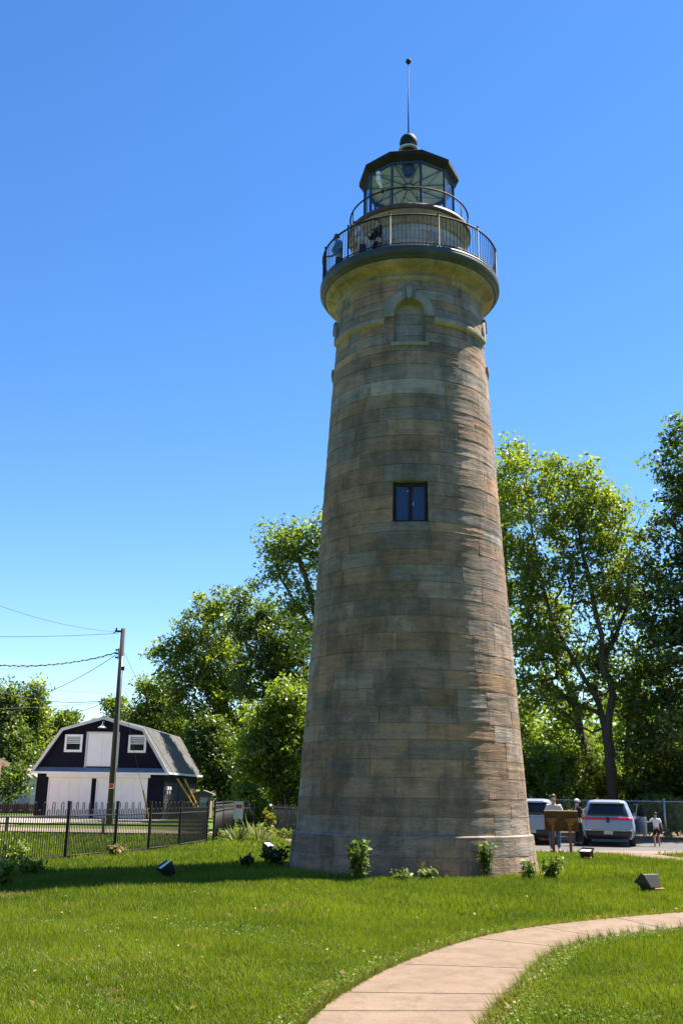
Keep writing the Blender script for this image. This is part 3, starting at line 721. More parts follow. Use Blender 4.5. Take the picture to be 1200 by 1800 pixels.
def person(label, loc, rz, h, pose, shirt, legs, hair, shoe='shoe', shorts=False, cap=None, lean=0.0, sleeve='short', group=None):
    t = thing('person', label, 'person', loc, rz, group); k = h/1.75
    def S(p): return tuple(c*k for c in p)
    def bend(p):   # lean the upper body forward about the hips
        y, z = p[1], p[2]-0.95
        if z <= 0: return p
        return (p[0], y*math.cos(lean)-z*math.sin(lean), 0.95+z*math.cos(lean)+y*math.sin(lean))
    J = dict(pel=(0, 0, 0.95), sp=(0, 0, 1.13), ch=(0, 0, 1.33), nk=(0, 0.01, 1.50), jaw=(0, -0.02, 1.575), hd=(0, -0.005, 1.655), tp=(0, 0.008, 1.705))
    for s, c in ((1, 'r'), (-1, 'l')):
        J['sh'+c] = (0.185*s, 0, 1.41); J['el'+c] = (0.24*s, 0.03, 1.13); J['wr'+c] = (0.24*s, -0.05, 0.88)
        J['hp'+c] = (0.095*s, 0, 0.90); J['kn'+c] = (0.11*s, -0.02, 0.50); J['an'+c] = (0.115*s, 0.02, 0.09); J['to'+c] = (0.135*s, -0.15, 0.035)
    J.update(pose)
    J = {n: S(bend(p)) for n, p in J.items()}
    def r(*v): return [x*k for x in v]
    ch = [([J['pel'], J['sp'], J['ch'], J['nk'], J['jaw'], J['hd'], J['tp']], [(0.13*k, 0.10*k), (0.125*k, 0.095*k), (0.14*k, 0.10*k), 0.052*k, (0.062*k, 0.072*k), (0.074*k, 0.092*k), (0.058*k, 0.072*k)])]
    for s, c in ((1, 'r'), (-1, 'l')):
        ch.append(([J['ch'], J['sh'+c], J['el'+c], J['wr'+c]], r(0.13, 0.058, 0.040, 0.028)))
        ch.append(([J['pel'], J['hp'+c], J['kn'+c], J['an'+c], J['to'+c]], r(0.13, 0.082, 0.054, 0.038, 0.030)))
        e, w_ = Vector(J['el'+c]), Vector(J['wr'+c]); d = (w_-e).normalized()
        side = d.cross(Vector((0, 1, 0))); side = side.normalized() if side.length > 0.1 else Vector((1, 0, 0))
        fwd = side.cross(d).normalized()
        palm = w_+d*0.075*k
        ch.append(([J['wr'+c], tuple(palm)], [0.028*k, (0.036*k, 0.016*k)]))
        for fi, (o_, ln) in enumerate(((-0.028, 0.062), (-0.010, 0.075), (0.010, 0.070), (0.027, 0.055))):
            p0 = palm+fwd*o_*k; p1 = p0+d*ln*0.5*k+side*0.010*k*(-s); p2 = p0+d*ln*k+side*0.028*k*(-s)
            ch.append(([tuple(p0), tuple(p1), tuple(p2)], r(0.0095, 0.009, 0.008)))
        p0 = w_+d*0.035*k-fwd*0.022*k; ch.append(([tuple(p0), tuple(p0-fwd*0.03*k+d*0.03*k), tuple(p0-fwd*0.036*k+d*0.06*k)], r(0.011, 0.010, 0.009)))
    # nose and ears
    hd = Vector(J['hd'])
    ch.append(([tuple(hd+Vector((0, -0.075, 0))*k), tuple(hd+Vector((0, -0.105, -0.025))*k)], r(0.014, 0.013)))
    for s in (-1, 1): ch.append(([tuple(hd+Vector((s*0.070, 0.0, 0))*k), tuple(hd+Vector((s*0.086, 0.01, -0.01))*k)], r(0.018, 0.016)))
    body = skin_mesh('body', ch, M['skin'], t)
    for s in (-1, 1): ey = MB(); ey.ball(hd+Vector((s*0.031, -0.083, 0.012))*k, 0.011*k, 6); ey.build('eye', M['eye'], body)
    ey = MB(); ey.box(hd+Vector((0, -0.078, -0.062))*k, (0.045*k, 0.02*k, 0.008*k)); ey.build('mouth', M['eye'], body)
    # shirt
    sc_ = [([J['pel'], J['sp'], J['ch'], tuple(Vector(J['ch'])*0.45+Vector(J['nk'])*0.55)], [(0.165*k, 0.125*k), (0.160*k, 0.122*k), (0.170*k, 0.125*k), 0.075*k])]
    for c in 'rl':
        el, wr = Vector(J['el'+c]), Vector(J['wr'+c]); sh = Vector(J['sh'+c])
        if sleeve == 'long': sc_.append(([J['ch'], J['sh'+c], J['el'+c], tuple(el*0.12+wr*0.88)], r(0.14, 0.078, 0.056, 0.042)))
        else: sc_.append(([J['ch'], J['sh'+c], tuple(sh*0.25+el*0.75)], r(0.14, 0.080, 0.066)))
    skin_mesh('shirt', sc_, M[shirt], t)
    tr = [([tuple(Vector(J['pel'])+Vector((0, 0, 0.03))), J['pel']], [(0.15*k, 0.115*k), (0.150*k, 0.115*k)])]
    for c in 'rl':
        kn, an = Vector(J['kn'+c]), Vector(J['an'+c])
        if shorts: tr.append(([J['pel'], J['hp'+c], tuple(Vector(J['hp'+c])*0.15+kn*0.85)], r(0.15, 0.105, 0.085)))
        else: tr.append(([J['pel'], J['hp'+c], J['kn'+c], tuple(kn*0.08+an*0.92)], r(0.15, 0.105, 0.078, 0.062)))
    skin_mesh('shorts' if shorts else 'trousers', tr, M[legs], t)
    for c in 'rl':
        an, to = Vector(J['an'+c]), Vector(J['to'+c])
        b = skin_mesh('shoe', [([tuple(an+(an-to)*0.22*Vector((1, 1, 0))-Vector((0, 0, 0.045*k))), tuple((an+to)/2-Vector((0, 0, 0.01*k))), tuple(to+(to-an)*0.12*Vector((1, 1, 0)))], [(0.042*k, 0.042*k), (0.045*k, 0.042*k), (0.042*k, 0.030*k)])], M[shoe], t, 1)
    # hair
    hb = MB(); c0 = hd+Vector((0, 0.018, 0.03))*k
    n = 10; prof = [(math.sin(PI*j/(2*n)*1.15)*0.098*k if j else 1e-4, math.cos(PI*j/(2*n)*1.15)*0.112*k) for j in range(n+1)]
    vs0 = len(hb.v); hb.lathe([(a, z) for a, z in reversed(prof)], 20, c0)
    hb.v = [(c0.x+(p[0]-c0.x)*0.86, p[1]+(0.018*k if p[1] < c0.y-0.05*k and p[2] < c0.z+0.05*k else 0), p[2]) for p in hb.v]
    if cap:
        hb.v = [(p[0], p[1], p[2]-0.03*k) for p in hb.v]
        hb.build('hair', M[hair], t, True)
        cp = MB(); cp.lathe([(0.102*k*0.93, -0.005*k), (0.102*k, 0.02*k), (0.095*k, 0.065*k), (0.06*k, 0.10*k), (0.001, 0.112*k)], 20, hd+Vector((0, 0.005, 0.035))*k)
        f = hd+Vector((0, -0.10, 0.04))*k
        cp.add([f+Vector(q)*k for q in ((-0.075, 0.03, 0), (0.075, 0.03, 0), (0.055, -0.065, -0.02), (-0.055, -0.065, -0.02), (-0.075, 0.03, 0.012), (0.075, 0.03, 0.012), (0.055, -0.065, -0.01), (-0.055, -0.065, -0.01))], [(0, 3, 2, 1), (4, 5, 6, 7), (0, 1, 5, 4), (1, 2, 6, 5), (2, 3, 7, 6), (3, 0, 4, 7)])
        cp.build('cap', M[cap], t, True)
    else: hb.build('hair', M[hair], t, True)
    return t

# ------------------------------------------------------------------ VEHICLES
def rrect(w, y0, y1, r, n=5):
    pts = []
    for cx, cy, a0 in ((w-r, y1-r, 0), (-w+r, y1-r, PI/2), (-w+r, y0+r, PI), (w-r, y0+r, 3*PI/2)):
        for k in range(n+1):
            a = a0+PI/2*k/n; pts.append((cx+r*math.cos(a), cy+r*math.sin(a)))
    return pts
CL = [(0.26, 0.12, 4.62, 0.84), (0.40, 0.01, 4.78, 0.94), (0.58, 0.0, 4.80, 0.965), (0.80, 0.02, 4.76, 0.965), (0.96, 0.05, 4.62, 0.945), (1.03, 0.07, 4.40, 0.93), (1.06, 0.085, 3.62, 0.915), (1.32, 0.20, 3.16, 0.825), (1.52, 0.32, 2.82, 0.745), (1.60, 0.33, 2.66, 0.71), (1.66, 0.50, 2.35, 0.62), (1.685, 0.8, 2.0, 0.45)]
def cl(z): return [float(np.interp(z, [c[0] for c in CL], [c[i] for c in CL])) for i in (1, 2, 3)]
def suv(label, loc, rz, paint, lights='bar', open_door=False, group=None):
    t = thing('parked_car', label, 'car', loc, rz, group)
    b = MB(); vs = []; n = 24
    zs = sorted(set([c[0] for c in CL]+[0.5, 0.7, 0.88, 1.15, 1.24, 1.42]))
    for z in zs:
        y0, y1, w_ = cl(z); r_ = min(0.22, w_*0.45); vs += [(x, y, z) for x, y in rrect(w_, y0, y1, r_)]
    fs = [(j*n+k, j*n+(k+1) % n, (j+1)*n+(k+1) % n, (j+1)*n+k) for j in range(len(zs)-1) for k in range(n)]
    fs += [tuple(range(n-1, -1, -1)), tuple(range((len(zs)-1)*n, len(zs)*n))]
    b.add(vs, fs); body = b.build('body', M[paint], t, True)
    def rear(name, m_, x0f, x1f, z0, z1, out=0.012, par=t, nx=9, nz=5, thick=0.0):
        q = MB(); vs = []
        for j in range(nz+1):
            z = z0+(z1-z0)*j/nz; y0, _, w_ = cl(z)
            for i in range(nx+1):
                x = (x0f+(x1f-x0f)*i/nx)*w_
                c = w_-min(0.22, w_*0.45); y = y0
                if abs(x) > c:
                    r_ = min(0.22, w_*0.45); dx = min(abs(x)-c, r_*0.98); y = y0+r_-math.sqrt(r_*r_-dx*dx)
                vs.append((x, y-out, z))
        q.add(vs, [(j*(nx+1)+i, j*(nx+1)+i+1, (j+1)*(nx+1)+i+1, (j+1)*(nx+1)+i) for j in range(nz) for i in range(nx)])
        o = q.build(name, m_, par, True)
        so_ = o.modifiers.new('thick', 'SOLIDIFY'); so_.thickness = max(thick, 0.008); so_.offset = -1
        return o
    def sidep(name, m_, s, ya, yb, z0, z1, slant0=0, slant1=0, out=0.01, par=t):
        q = MB(); vs = []; nz = 5
        for j in range(nz+1):
            f = j/nz; z = z0+(z1-z0)*f; _, _, w_ = cl(z)
            for y in (ya+slant0*f, yb+slant1*f): vs.append((s*(w_+out), y, z))
        q.add(vs, [(j*2, j*2+1, j*2+3, j*2+2) for j in range(nz)]); o = q.build(name, m_, par, True)
        so_ = o.modifiers.new('thick', 'SOLIDIFY'); so_.thickness = 0.006; so_.offset = 0; return o
    rear('rear_window', M['car_glass'], -0.84, 0.84, 1.10, 1.53, 0.012)
    rear('roof_spoiler', M[paint], -0.86, 0.86, 1.54, 1.625, 0.07, thick=0.08)
    if lights == 'bar':
        rear('tail_light', M['red_light'], -0.965, -0.07, 0.955, 1.045, 0.02, nx=14)
        rear('tail_light', M['red_light'], 0.07, 0.965, 0.955, 1.045, 0.02, nx=14)
        rear('emblem', M['plastic_black'], -0.055, 0.055, 0.86, 1.06, 0.03)
        rear('bumper_trim', M['chrome'], -0.9, 0.9, 0.58, 0.615, 0.02, nx=12)
    else:
        for s in (-1, 1): rear('tail_light', M['red_light'], *sorted((s*0.72, s*0.97)), 0.82, 1.06, 0.015)
        rear('tailgate_trim', M['chrome'], -0.7, 0.7, 1.06, 1.09, 0.03)
    rear('rear_bumper', M['plastic_black'], -0.985, 0.985, 0.27, 0.56, 0.016, nx=14)
    pl_ = rear('number_plate', M['plate'], -0.17, 0.17, 0.44, 0.575, 0.032)
    for s in (-1, 1):
        sidep('side_window', M['car_glass'], s, 0.62, 1.35, 1.10, 1.50, 0.12, 0.06)
        sidep('side_window', M['car_glass'], s, 1.42, 2.30, 1.10, 1.50, 0.06, 0.02)
        sidep('side_window', M['car_glass'], s, 2.37, 3.30, 1.10, 1.50, 0.02, -0.50)
        for nm, ya, yb in (('rear_door', 1.38, 2.33), ('front_door', 2.36, 3.35)):
            if s == 1 and open_door and nm == 'rear_door': continue
            d = sidep(nm, M[paint], s, ya, yb, 0.42, 1.06, 0, 0, 0.006)
            hb = MB(); hb.box((s*0.985, ya+0.15, 0.92), (0.03, 0.17, 0.03)); hb.build('door_handle', M['chrome'], d)
        mr = MB(); mr.ball((s*1.04, 3.05, 1.12), 0.10, 8, (1.0, 0.6, 0.75)); mr.tube([(s*0.90, 3.05, 1.08), (s*1.0, 3.05, 1.10)], 0.025, 6); mr.build('wing_mirror', M[paint], t, True)
        for y in (0.92, 3.82):
            wm = MB(); ax = Matrix.Rotation(s*PI/2, 3, 'Y')
            wm.lathe([(0.22, -0.11), (0.335, -0.105), (0.355, -0.07), (0.355, 0.07), (0.335, 0.105), (0.22, 0.11)], 28, (s*0.86, y, 0.355), 0, False, 0, ax); wh = wm.build('wheel', M['tyre'], t, True)
            rm = MB(); rm.lathe([(0.001, 0.075), (0.06, 0.085), (0.08, 0.05), (0.20, 0.06), (0.225, 0.095), (0.225, -0.1)], 28, (s*0.86, y, 0.355), 0, False, 0, ax); rm.build('rim', M['rim'], wh, True)
            ar = MB(); a_ = [PI*k/12 for k in range(13)]
            ar.tube([(s*0.955, y+0.42*math.cos(q), 0.355+0.42*math.sin(q)) for q in a_], 0.035, 6); ar.build('wheel_arch', M['plastic_black'], t, True)
    hl = MB()
    ws = MB(); vs = []
    for z in (1.09, 1.2, 1.32, 1.42, 1.50):
        _, y1, w_ = cl(z); vs += [(-0.78*w_, y1+0.012, z), (0, y1+0.014, z), (0.78*w_, y1+0.012, z)]
    ws.add(vs, [(j*3+i, j*3+i+1, j*3+i+4, j*3+i+3) for j in range(4) for i in range(2)]); o = ws.build('windscreen', M['car_glass'], t)
    for s in (-1, 1):
        h = MB(); h.box((s*0.68, 4.72, 0.80), (0.40, 0.12, 0.14)); h.build('headlight', M['lens'], t, bevel=0.03)
    if open_door:
        dm = MB(); c = Vector((0.955, 2.33, 0)); rot = Matrix.Rotation(R(24), 3, 'Z')
        def P(x, y, z): return c+rot @ Vector((x, y, z))
        vs = [P(x, y, z) for x in (0, 0.09) for (y, z) in ((0, 0.40), (-0.98, 0.42), (-0.98, 1.06), (0, 1.06))]
        dm.add(vs, [(0, 1, 2, 3), (7, 6, 5, 4), (0, 4, 5, 1), (1, 5, 6, 2), (2, 6, 7, 3), (3, 7, 4, 0)])
        od = dm.build('rear_door', M[paint], t, bevel=0.02); tag(od, 'open rear passenger door')
        wf = MB(); vs = [P(x, y, z) for x in (0.03, 0.045) for (y, z) in ((-0.05, 1.07), (-0.94, 1.07), (-0.78, 1.50), (-0.05, 1.53))]
        wf.add(vs, [(0, 1, 2, 3), (7, 6, 5, 4), (0, 4, 5, 1), (1, 5, 6, 2), (2, 6, 7, 3), (3, 7, 4, 0)]); wf.build('door_window', M['car_glass'], od)
    return t
g0 = gnd(1070, 1489)
HEAD = -R(15.5)
suv('silver blue suv with full-width red tail light bar and open rear door', (g0.x, g0.y, 0.008), HEAD, 'car_silver', 'bar', True, 'cars parked beside the chain-link fence')
g1 = gnd(926, 1487)
suv('pale suv half hidden between the lighthouse and the man', (g1.x+0.30, g1.y+0.6, 0.008), -R(13), 'car_white', 'sides', False, 'cars parked beside the chain-link fence')

# people on the ground
pm = gnd(981, 1500)
person('man in a pale grey shirt and jeans reading the wooden information board', (pm.x, pm.y+0.45, 0.012), R(-13), 1.80,
       dict(elr=(0.27, 0.02, 1.14), wrr=(0.16, -0.22, 1.12), ell=(-0.27, 0.02, 1.14), wrl=(-0.16, -0.22, 1.12), jaw=(0, -0.035, 1.565), hd=(0, -0.03, 1.645), tp=(0, -0.02, 1.70)),
       'grey_cloth', 'jeans', 'hair_brown')
pc = gnd(1019, 1487)
person('person in black clothes and a white cap reaching towards the suv tail light', (pc.x-0.05, pc.y, 0.008), R(115), 1.66,
       dict(elr=(0.22, -0.20, 1.22), wrr=(0.16, -0.46, 1.26), ell=(-0.22, -0.10, 1.15), wrl=(-0.2, -0.3, 1.05)),
       'black_cloth', 'black_cloth', 'hair_dark', 'black_cloth', cap='white_cloth')
pk = gnd(1135, 1487)
person('child in a white top and dark shorts reaching for the open car door', (pk.x+0.28, pk.y-0.5, 0.008), R(170), 1.22,
       dict(elr=(0.38, -0.08, 1.24), wrr=(0.56, -0.16, 1.32), ell=(-0.27, 0.03, 1.15), wrl=(-0.34, -0.14, 0.98), knr=(0.12, -0.12, 0.5), anr=(0.12, 0.02, 0.1)),
       'white_cloth', 'black_cloth', 'hair_dark', shorts=True)
# people on the gallery
def gal(x, y): return lhp(x, y, 15.235)
person('person in a bright blue shirt standing at the far edge of the gallery rail', gal(-1.93, -0.98), R(-60)-TA, 1.50,
       dict(elr=(0.30, -0.05, 1.16), wrr=(0.26, -0.26, 1.08), ell=(-0.30, -0.02, 1.16), wrl=(-0.24, -0.25, 1.08)), 'blue_cloth', 'navy_cloth', 'hair_brown', lean=R(10), group='visitors on the gallery')
person('person in a pale blue shirt and navy trousers bending on the gallery', gal(-1.25, -1.60), R(-75)-TA, 1.52,
       dict(elr=(0.28, -0.10, 1.18), wrr=(0.22, -0.34, 1.10), ell=(-0.28, -0.05, 1.16), wrl=(-0.2, -0.3, 1.05)), 'lilac_cloth', 'navy_cloth', 'hair_brown', lean=R(22), group='visitors on the gallery')
person('dark-haired person in black leaning against the watch room on the gallery', gal(-0.86, -1.72), R(-50)-TA, 1.50,
       dict(elr=(0.28, -0.06, 1.18), wrr=(0.10, -0.28, 1.16), ell=(-0.28, -0.02, 1.16), wrl=(-0.1, -0.28, 1.12)), 'black_cloth', 'black_cloth', 'hair_dark', sleeve='long', group='visitors on the gallery')

# ------------------------------------------------------------------ INFORMATION BOARD
def board():
    p0, p1 = gnd(973, 1500), gnd(1003, 1500); c = (p0+p1)/2
    t = thing('information_board', 'brown wooden information board on two posts in front of the man, seen from behind', 'sign', (c.x, c.y, 0.01), -R(13))
    rot = Matrix.Rotation(R(-52), 3, 'X')
    pan = MB(); pan.box((0, 0.02, 1.0), (1.06, 0.06, 0.68), Matrix.Rotation(R(20), 3, 'X')); pn = pan.build('panel', M['wood_sign'], t, bevel=0.008)
    fr = MB()
    r30 = Matrix.Rotation(R(20), 3, 'X')
    for s in (-1, 1):
        fr.box(Vector((0, 0.02, 1.0))+r30 @ Vector((s*0.51, -0.045, 0)), (0.05, 0.035, 0.66), r30)
        fr.box(Vector((0, 0.02, 1.0))+r30 @ Vector((0, -0.045, s*0.315)), (0.965, 0.035, 0.05), r30)
    fr.build('panel_frame', M['wood_sign'], pn)
    for s in (-1, 1):
        p = MB(); p.box((s*0.27, -0.06, 0.49), (0.095, 0.095, 0.98)); po = p.build('post', M['wood_bracket'], t, bevel=0.006)
        k = MB(); k.box((s*0.27+s*0.04, -0.125, 1.03), (0.36, 0.07, 0.11), r30); k.box((s*0.27+s*0.03, -0.105, 0.93), (0.20, 0.06, 0.12), r30); k.build('bracket', M['wood_bracket'], po, bevel=0.005)
board()

# red cart between tower and pale car
def cart():
    g = gnd(938, 1482); 
    t = thing('hand_cart', 'small red hand cart standing just beyond the tower base', 'hand cart', (g.x, g.y-1.6, 0.008), R(15))
    b = MB()
    for s in (-1, 1): b.tube([(s*0.17, 0, 0.18), (s*0.17, 0.02, 0.95), (s*0.13, 0.06, 1.06)], 0.022, 8)
    for z in (0.35, 0.6, 0.85, 1.05): b.box((0, 0.015, z), (0.32, 0.022, 0.10))
    b.build('frame', M['red_plastic'], t)
    k = MB(); k.box((0.02, -0.16, 0.20), (0.42, 0.34, 0.06)); k.box((0.30, -0.1, 0.46), (0.30, 0.2, 0.14)); k.build('tray', M['red_plastic'], t, bevel=0.03)
    for s in (-1, 1):
        w_ = MB(); w_.lathe([(0.05, -0.03), (0.12, -0.03), (0.125, 0.03), (0.05, 0.03)], 18, (s*0.22, 0.02, 0.125), 0, False, 0, Matrix.Rotation(PI/2, 3, 'Y')); w_.build('wheel', M['tyre'], t, True)
cart()

# ------------------------------------------------------------------ FLOODLIGHTS
def flood(label, px, py, size, rz, tilt, body, lens_up=True):
    g = gnd(px, py)
    t = thing('floodlight', label, 'floodlight', (g.x, g.y, 0), rz, 'floodlights around the tower')
    rot = Matrix.Rotation(tilt, 3, 'X'); s = size
    b = MB(); c = Vector((0, 0, 0.20*s/0.4))
    def P(x, y, z): return c+rot @ Vector((x*s, y*s, z*s))
    vs = [P(x, y, z) for z, q in ((-0.42, 0.62), (0.28, 1.0)) for x, y in ((-0.5*q, -0.38*q), (0.5*q, -0.38*q), (0.5*q, 0.38*q), (-0.5*q, 0.38*q))]
    b.add(vs, [(0, 3, 2, 1), (4, 5, 6, 7), (0, 1, 5, 4), (1, 2, 6, 5), (2, 3, 7, 6), (3, 0, 4, 7)])
    h = b.build('housing', M[body], t, bevel=0.012)
    l = MB(); l.box(c+rot @ Vector((0, 0, 0.285*s)), (0.90*s, 0.66*s, 0.02*s), rot); l.build('lens', M['lens'], h)
    v = MB(); v.box(c+rot @ Vector((0, 0.40*s, 0.33*s)), (1.02*s, 0.03*s, 0.16*s), rot)
    for sx in (-1, 1): v.box(c+rot @ Vector((sx*0.505*s, 0.02*s, 0.32*s)), (0.03*s, 0.76*s, 0.10*s), rot)
    v.build('visor', M[body], h)
    y_ = MB()
    for sx in (-1, 1): y_.tube([c+rot @ Vector((sx*0.52*s, 0, 0)), (sx*0.52*s, 0, 0.03), (0, 0, 0.02)], 0.014, 6)
    y_.tube([(0, 0, -0.1), (0, 0, 0.06)], 0.04, 8); y_.build('yoke', M['iron'], t)
    a = MB(); a.box((0.22*s, -0.40*s, 0.055), (0.62*s, 0.20*s, 0.11)); a.build('base_block', M['amber'], t, bevel=0.01)
flood('grey floodlight on the open lawn above the curving path', 1142, 1571, 0.37, R(25), R(-38), 'box_grey')
flood('black floodlight with pale lens beside the information board', 1031, 1513, 0.36, R(-35), R(12), 'box_black')
flood('floodlight with a bright white lens behind the low bush', 470, 1499, 0.32, R(50), R(25), 'box_black')
flood('black floodlight lying in the shadow of the tower', 293, 1545, 0.36, R(115), R(-35), 'box_black')

# ------------------------------------------------------------------ METAL FENCE
FP = [(-7.95, 23.9), (-6.82, 26.3), (-6.12, 28.8), (-5.52, 30.6), (-5.02, 33.2), (-4.62, 36.9)]
FP0 = Vector((-8.75, 21.6))
def fence_panel_mesh(L_, b, fin=False):
    n = max(4, int(round(L_/0.0815))//4*4); st = L_/n
    for z in (1.085, 0.12): b.box((L_/2, 0, z), (L_-0.05, 0.03, 0.035))
    xs = [st*(i+0.5) for i in range(n)]
    for i in range(0, n, 2):
        tall = 1.42 if (i//2) % 2 == 0 else 1.24
        x0, x1 = xs[i], xs[i+1]; r_ = (x1-x0)/2; cx = (x0+x1)/2
        if fin:
            for x in (x0, x1): b.tube([(x, 0, 0.03), (x, 0, tall-0.08 if x == x0 else tall-0.2)], 0.008, 4); b.ball((x, 0, tall-0.06 if x == x0 else tall-0.18), 0.028, 4, (1, 1, 1.5))
        else:
            pts = [(x0, 0, 0.03), (x0, 0, tall-r_)]+[(cx-r_*math.cos(a), 0, tall-r_+r_*math.sin(a)) for a in np.linspace(0, PI, 7)[1:-1]]+[(x1, 0, tall-r_), (x1, 0, 0.03)]
            b.tube(pts, 0.011, 5, False)
    return b
def fence_run(label, pts, fin=False, name='metal_fence', group=None):
    t = thing(name, label, 'fence', (pts[0][0], pts[0][1], 0), 0, group)
    o0 = Vector((pts[0][0], pts[0][1], 0))
    for i, p in enumerate(pts):
        q = Vector((p[0], p[1], 0))-o0
        b = MB(); b.box(q+Vector((0, 0, 0.70)), (0.075, 0.075, 1.44)); b.box(q+Vector((0, 0, 1.435)), (0.092, 0.092, 0.03)); b.build('post', M['fence'], t, bevel=0.004)
        if i+1 < len(pts):
            d = Vector((pts[i+1][0], pts[i+1][1], 0))-Vector((p[0], p[1], 0)); b = fence_panel_mesh(d.length, MB(), fin)
            o = b.build('panel', M['fence'], t, True); o.location = q; o.rotation_euler = (0, 0, math.atan2(d.y, d.x))
    return t
fence_run('black metal hoop-topped fence running back from the lawn edge beside the alley', [(-8.8, 21.5)]+FP, group='black metal fences')
fence_run('black metal spear-topped fence section beyond the spiky plants', [(-4.45, 37.6), (-4.70, 42.6), (-4.70, 47.4), (-3.9, 48.2)], True, group='black metal fences')
fence_run('black metal spear-topped fence section in front of grey boards by the tower', [(-3.15, 48.6), (-0.9, 48.8), (1.4, 49.0)], True, group='black metal fences')
def boards():
    t = thing('board_fence', 'weathered grey vertical board fence seen just past the tower base', 'fence', (-3.2, 49.4, 0), 0)
    b = MB(); x = 0
    while x < 5.2:
        w_ = random.uniform(0.12, 0.16); b.cur = (1, 1, 1, 1); b.box((x+w_/2, random.uniform(-0.008, 0.008), 0.60), (w_-0.012, 0.02, 1.16+random.uniform(-0.03, 0.03))); x += w_
    b.build('boards', M['wood_grey'], t)
    r_ = MB()
    for z in (0.25, 0.95): r_.box((2.6, 0.035, z), (5.2, 0.045, 0.09))
    r_.build('rails', M['wood_grey'], t)
    for x in (0.05, 1.75, 3.5, 5.15):
        p = MB(); p.box((x, 0.09, 0.62), (0.1, 0.09, 1.3)); p.build('post', M['wood_grey'], t)
boards()
def small_sign():
    p = at(417, 1430, 47.0)
    t = thing('notice', 'small white and red notice on the black fence beyond the spiky plants', 'sign', (p.x, 46.9, 0.55), R(5))
    b = MB(); b.box((0, 0, 0.45), (0.50, 0.02, 0.72)); b.build('board', M['trim'], t)
    r_ = MB(); r_.box((0.08, -0.014, 0.62), (0.28, 0.008, 0.16)); r_.build('red_patch', M['red_plastic'], t)
    f_ = MB(); f_.box((0, -0.004, 0.45), (0.56, 0.01, 0.78)); f_.build('frame', M['galv'], t)
small_sign()
def low_rail():
    t = thing('low_rail_barrier', 'low dark timber rail barrier along the gravel alley', 'barrier', (-16.5, 42.2, 0), 0)
    for z, h in ((0.42, 0.07), (0.06, 0.13)):
        b = MB(); b.box((5.6, 0, z), (11.4, 0.07, h)); b.build('rail', M['plastic_black'], t, bevel=0.005)
    for x in (0.2, 3.05, 7.0, 11.1):
        p = MB(); p.box((x, 0.08, 0.34), (0.12, 0.09, 0.72)); p.build('post', M['wood_grey'], t, bevel=0.008)
low_rail()

# chain-link fence on the right
def chainlink():
    Y = 46.5; x0, x1 = 6.5, 24.0
    t = thing('chain_link_fence', 'grey chain-link fence with a pale top rail behind the parked cars', 'fence', (x0, Y, 0), 0)
    L_ = x1-x0; zt = 1.66
    r_ = MB(); r_.tube([(0, 0, zt), (L_, 0, zt)], 0.026, 8); r_.build('top_rail', M['galv'], t, True)
    xp = at(1168, 1440, Y).x-x0
    for x in (xp-9.0, xp-6.0, xp-3.0, xp, xp+3.0, xp+6.0):
        if 0 <= x <= L_:
            p = MB(); p.tube([(x, 0, 0), (x, 0, zt+0.09)], 0.045, 10); p.ball((x, 0, zt+0.09), 0.05, 6); p.build('post', M['galv'], t, True)
    m = MB(); s = 0.10; k = 0
    n = int(L_/s)
    for i in range(-int(zt/s), n):
        a = max(0, -i*s); bmax = min(zt-0.04, (n-i)*s)
        if bmax > a:
            m.tube([(i*s+a, 0.004, a+0.02), (i*s+bmax, 0.004, bmax+0.02)], 0.0022, 3, False)
            m.tube([(L_-(i*s+a), -0.004, a+0.02), (L_-(i*s+bmax), -0.004, bmax+0.02)], 0.0022, 3, False)
    m.build('mesh', M['galv'], t)
chainlink()

# ------------------------------------------------------------------ UTILITY POLE + WIRES
PB = gnd(192.5, 1450); PT = at(217, 1105, PB.y)
PH = PT.z
PLX = PT.x-PB.x
def pole():
    t = thing('utility_pole', 'dark wooden utility pole standing in front of the garage', 'utility pole', (PB.x, PB.y, 0), 0)
    b = MB(); b.tube([(0, 0, -0.3), (PLX*0.5, 0, PH*0.5), (PLX, 0, PH)], [0.20, 0.165, 0.125], 14); b.build('shaft', M['wood_dark'], t, True)
    c = MB(); c.tube([(0.17, -0.1, 0), (0.145+PLX*0.3, -0.1, PH*0.3), (0.10+PLX*0.62, -0.1, PH*0.62), (0.08+PLX*0.85, -0.09, PH*0.85)], 0.035, 8); c.build('conduit', M['galv'], t, True)
    ar = MB(); ar.box((PLX-0.22, -0.12, PH-0.18), (0.42, 0.09, 0.11)); ar.tube([(PLX-0.36, -0.12, PH-0.15), (PLX-0.36, -0.12, PH+0.02)], 0.05, 8); ar.tube([(PLX-0.36, -0.12, PH-0.2), (PLX-0.52, -0.12, PH-0.26)], 0.03, 8); ar.build('top_bracket', M['wood_dark'], t)
    rk = MB()
    for z in (PH-1.25, PH-1.45, PH-1.68): rk.box((PLX-0.20, -0.1, z), (0.10, 0.10, 0.08)); rk.tube([(PLX-0.28, -0.1, z-0.05), (PLX-0.28, -0.1, z+0.05)], 0.045, 8)
    rk.box((PLX-0.145, -0.1, PH-1.46), (0.04, 0.05, 0.62)); rk.box((PLX+0.17, -0.08, PH-2.3), (0.16, 0.12, 0.22)); rk.build('insulator_rack', M['iron'], t)
    tg = MB(); z = at(194, 1382, PB.y).z; tg.box((PLX*z/PH, -0.20, z), (0.26, 0.012, 0.26)); pt = tg.build('tag_plate', M['white'], t)
    tg = MB(); tg.box((PLX*z/PH, -0.21, z+0.01), (0.22, 0.01, 0.20)); tg.build('red_patch', M['red_plastic'], pt)
pole()
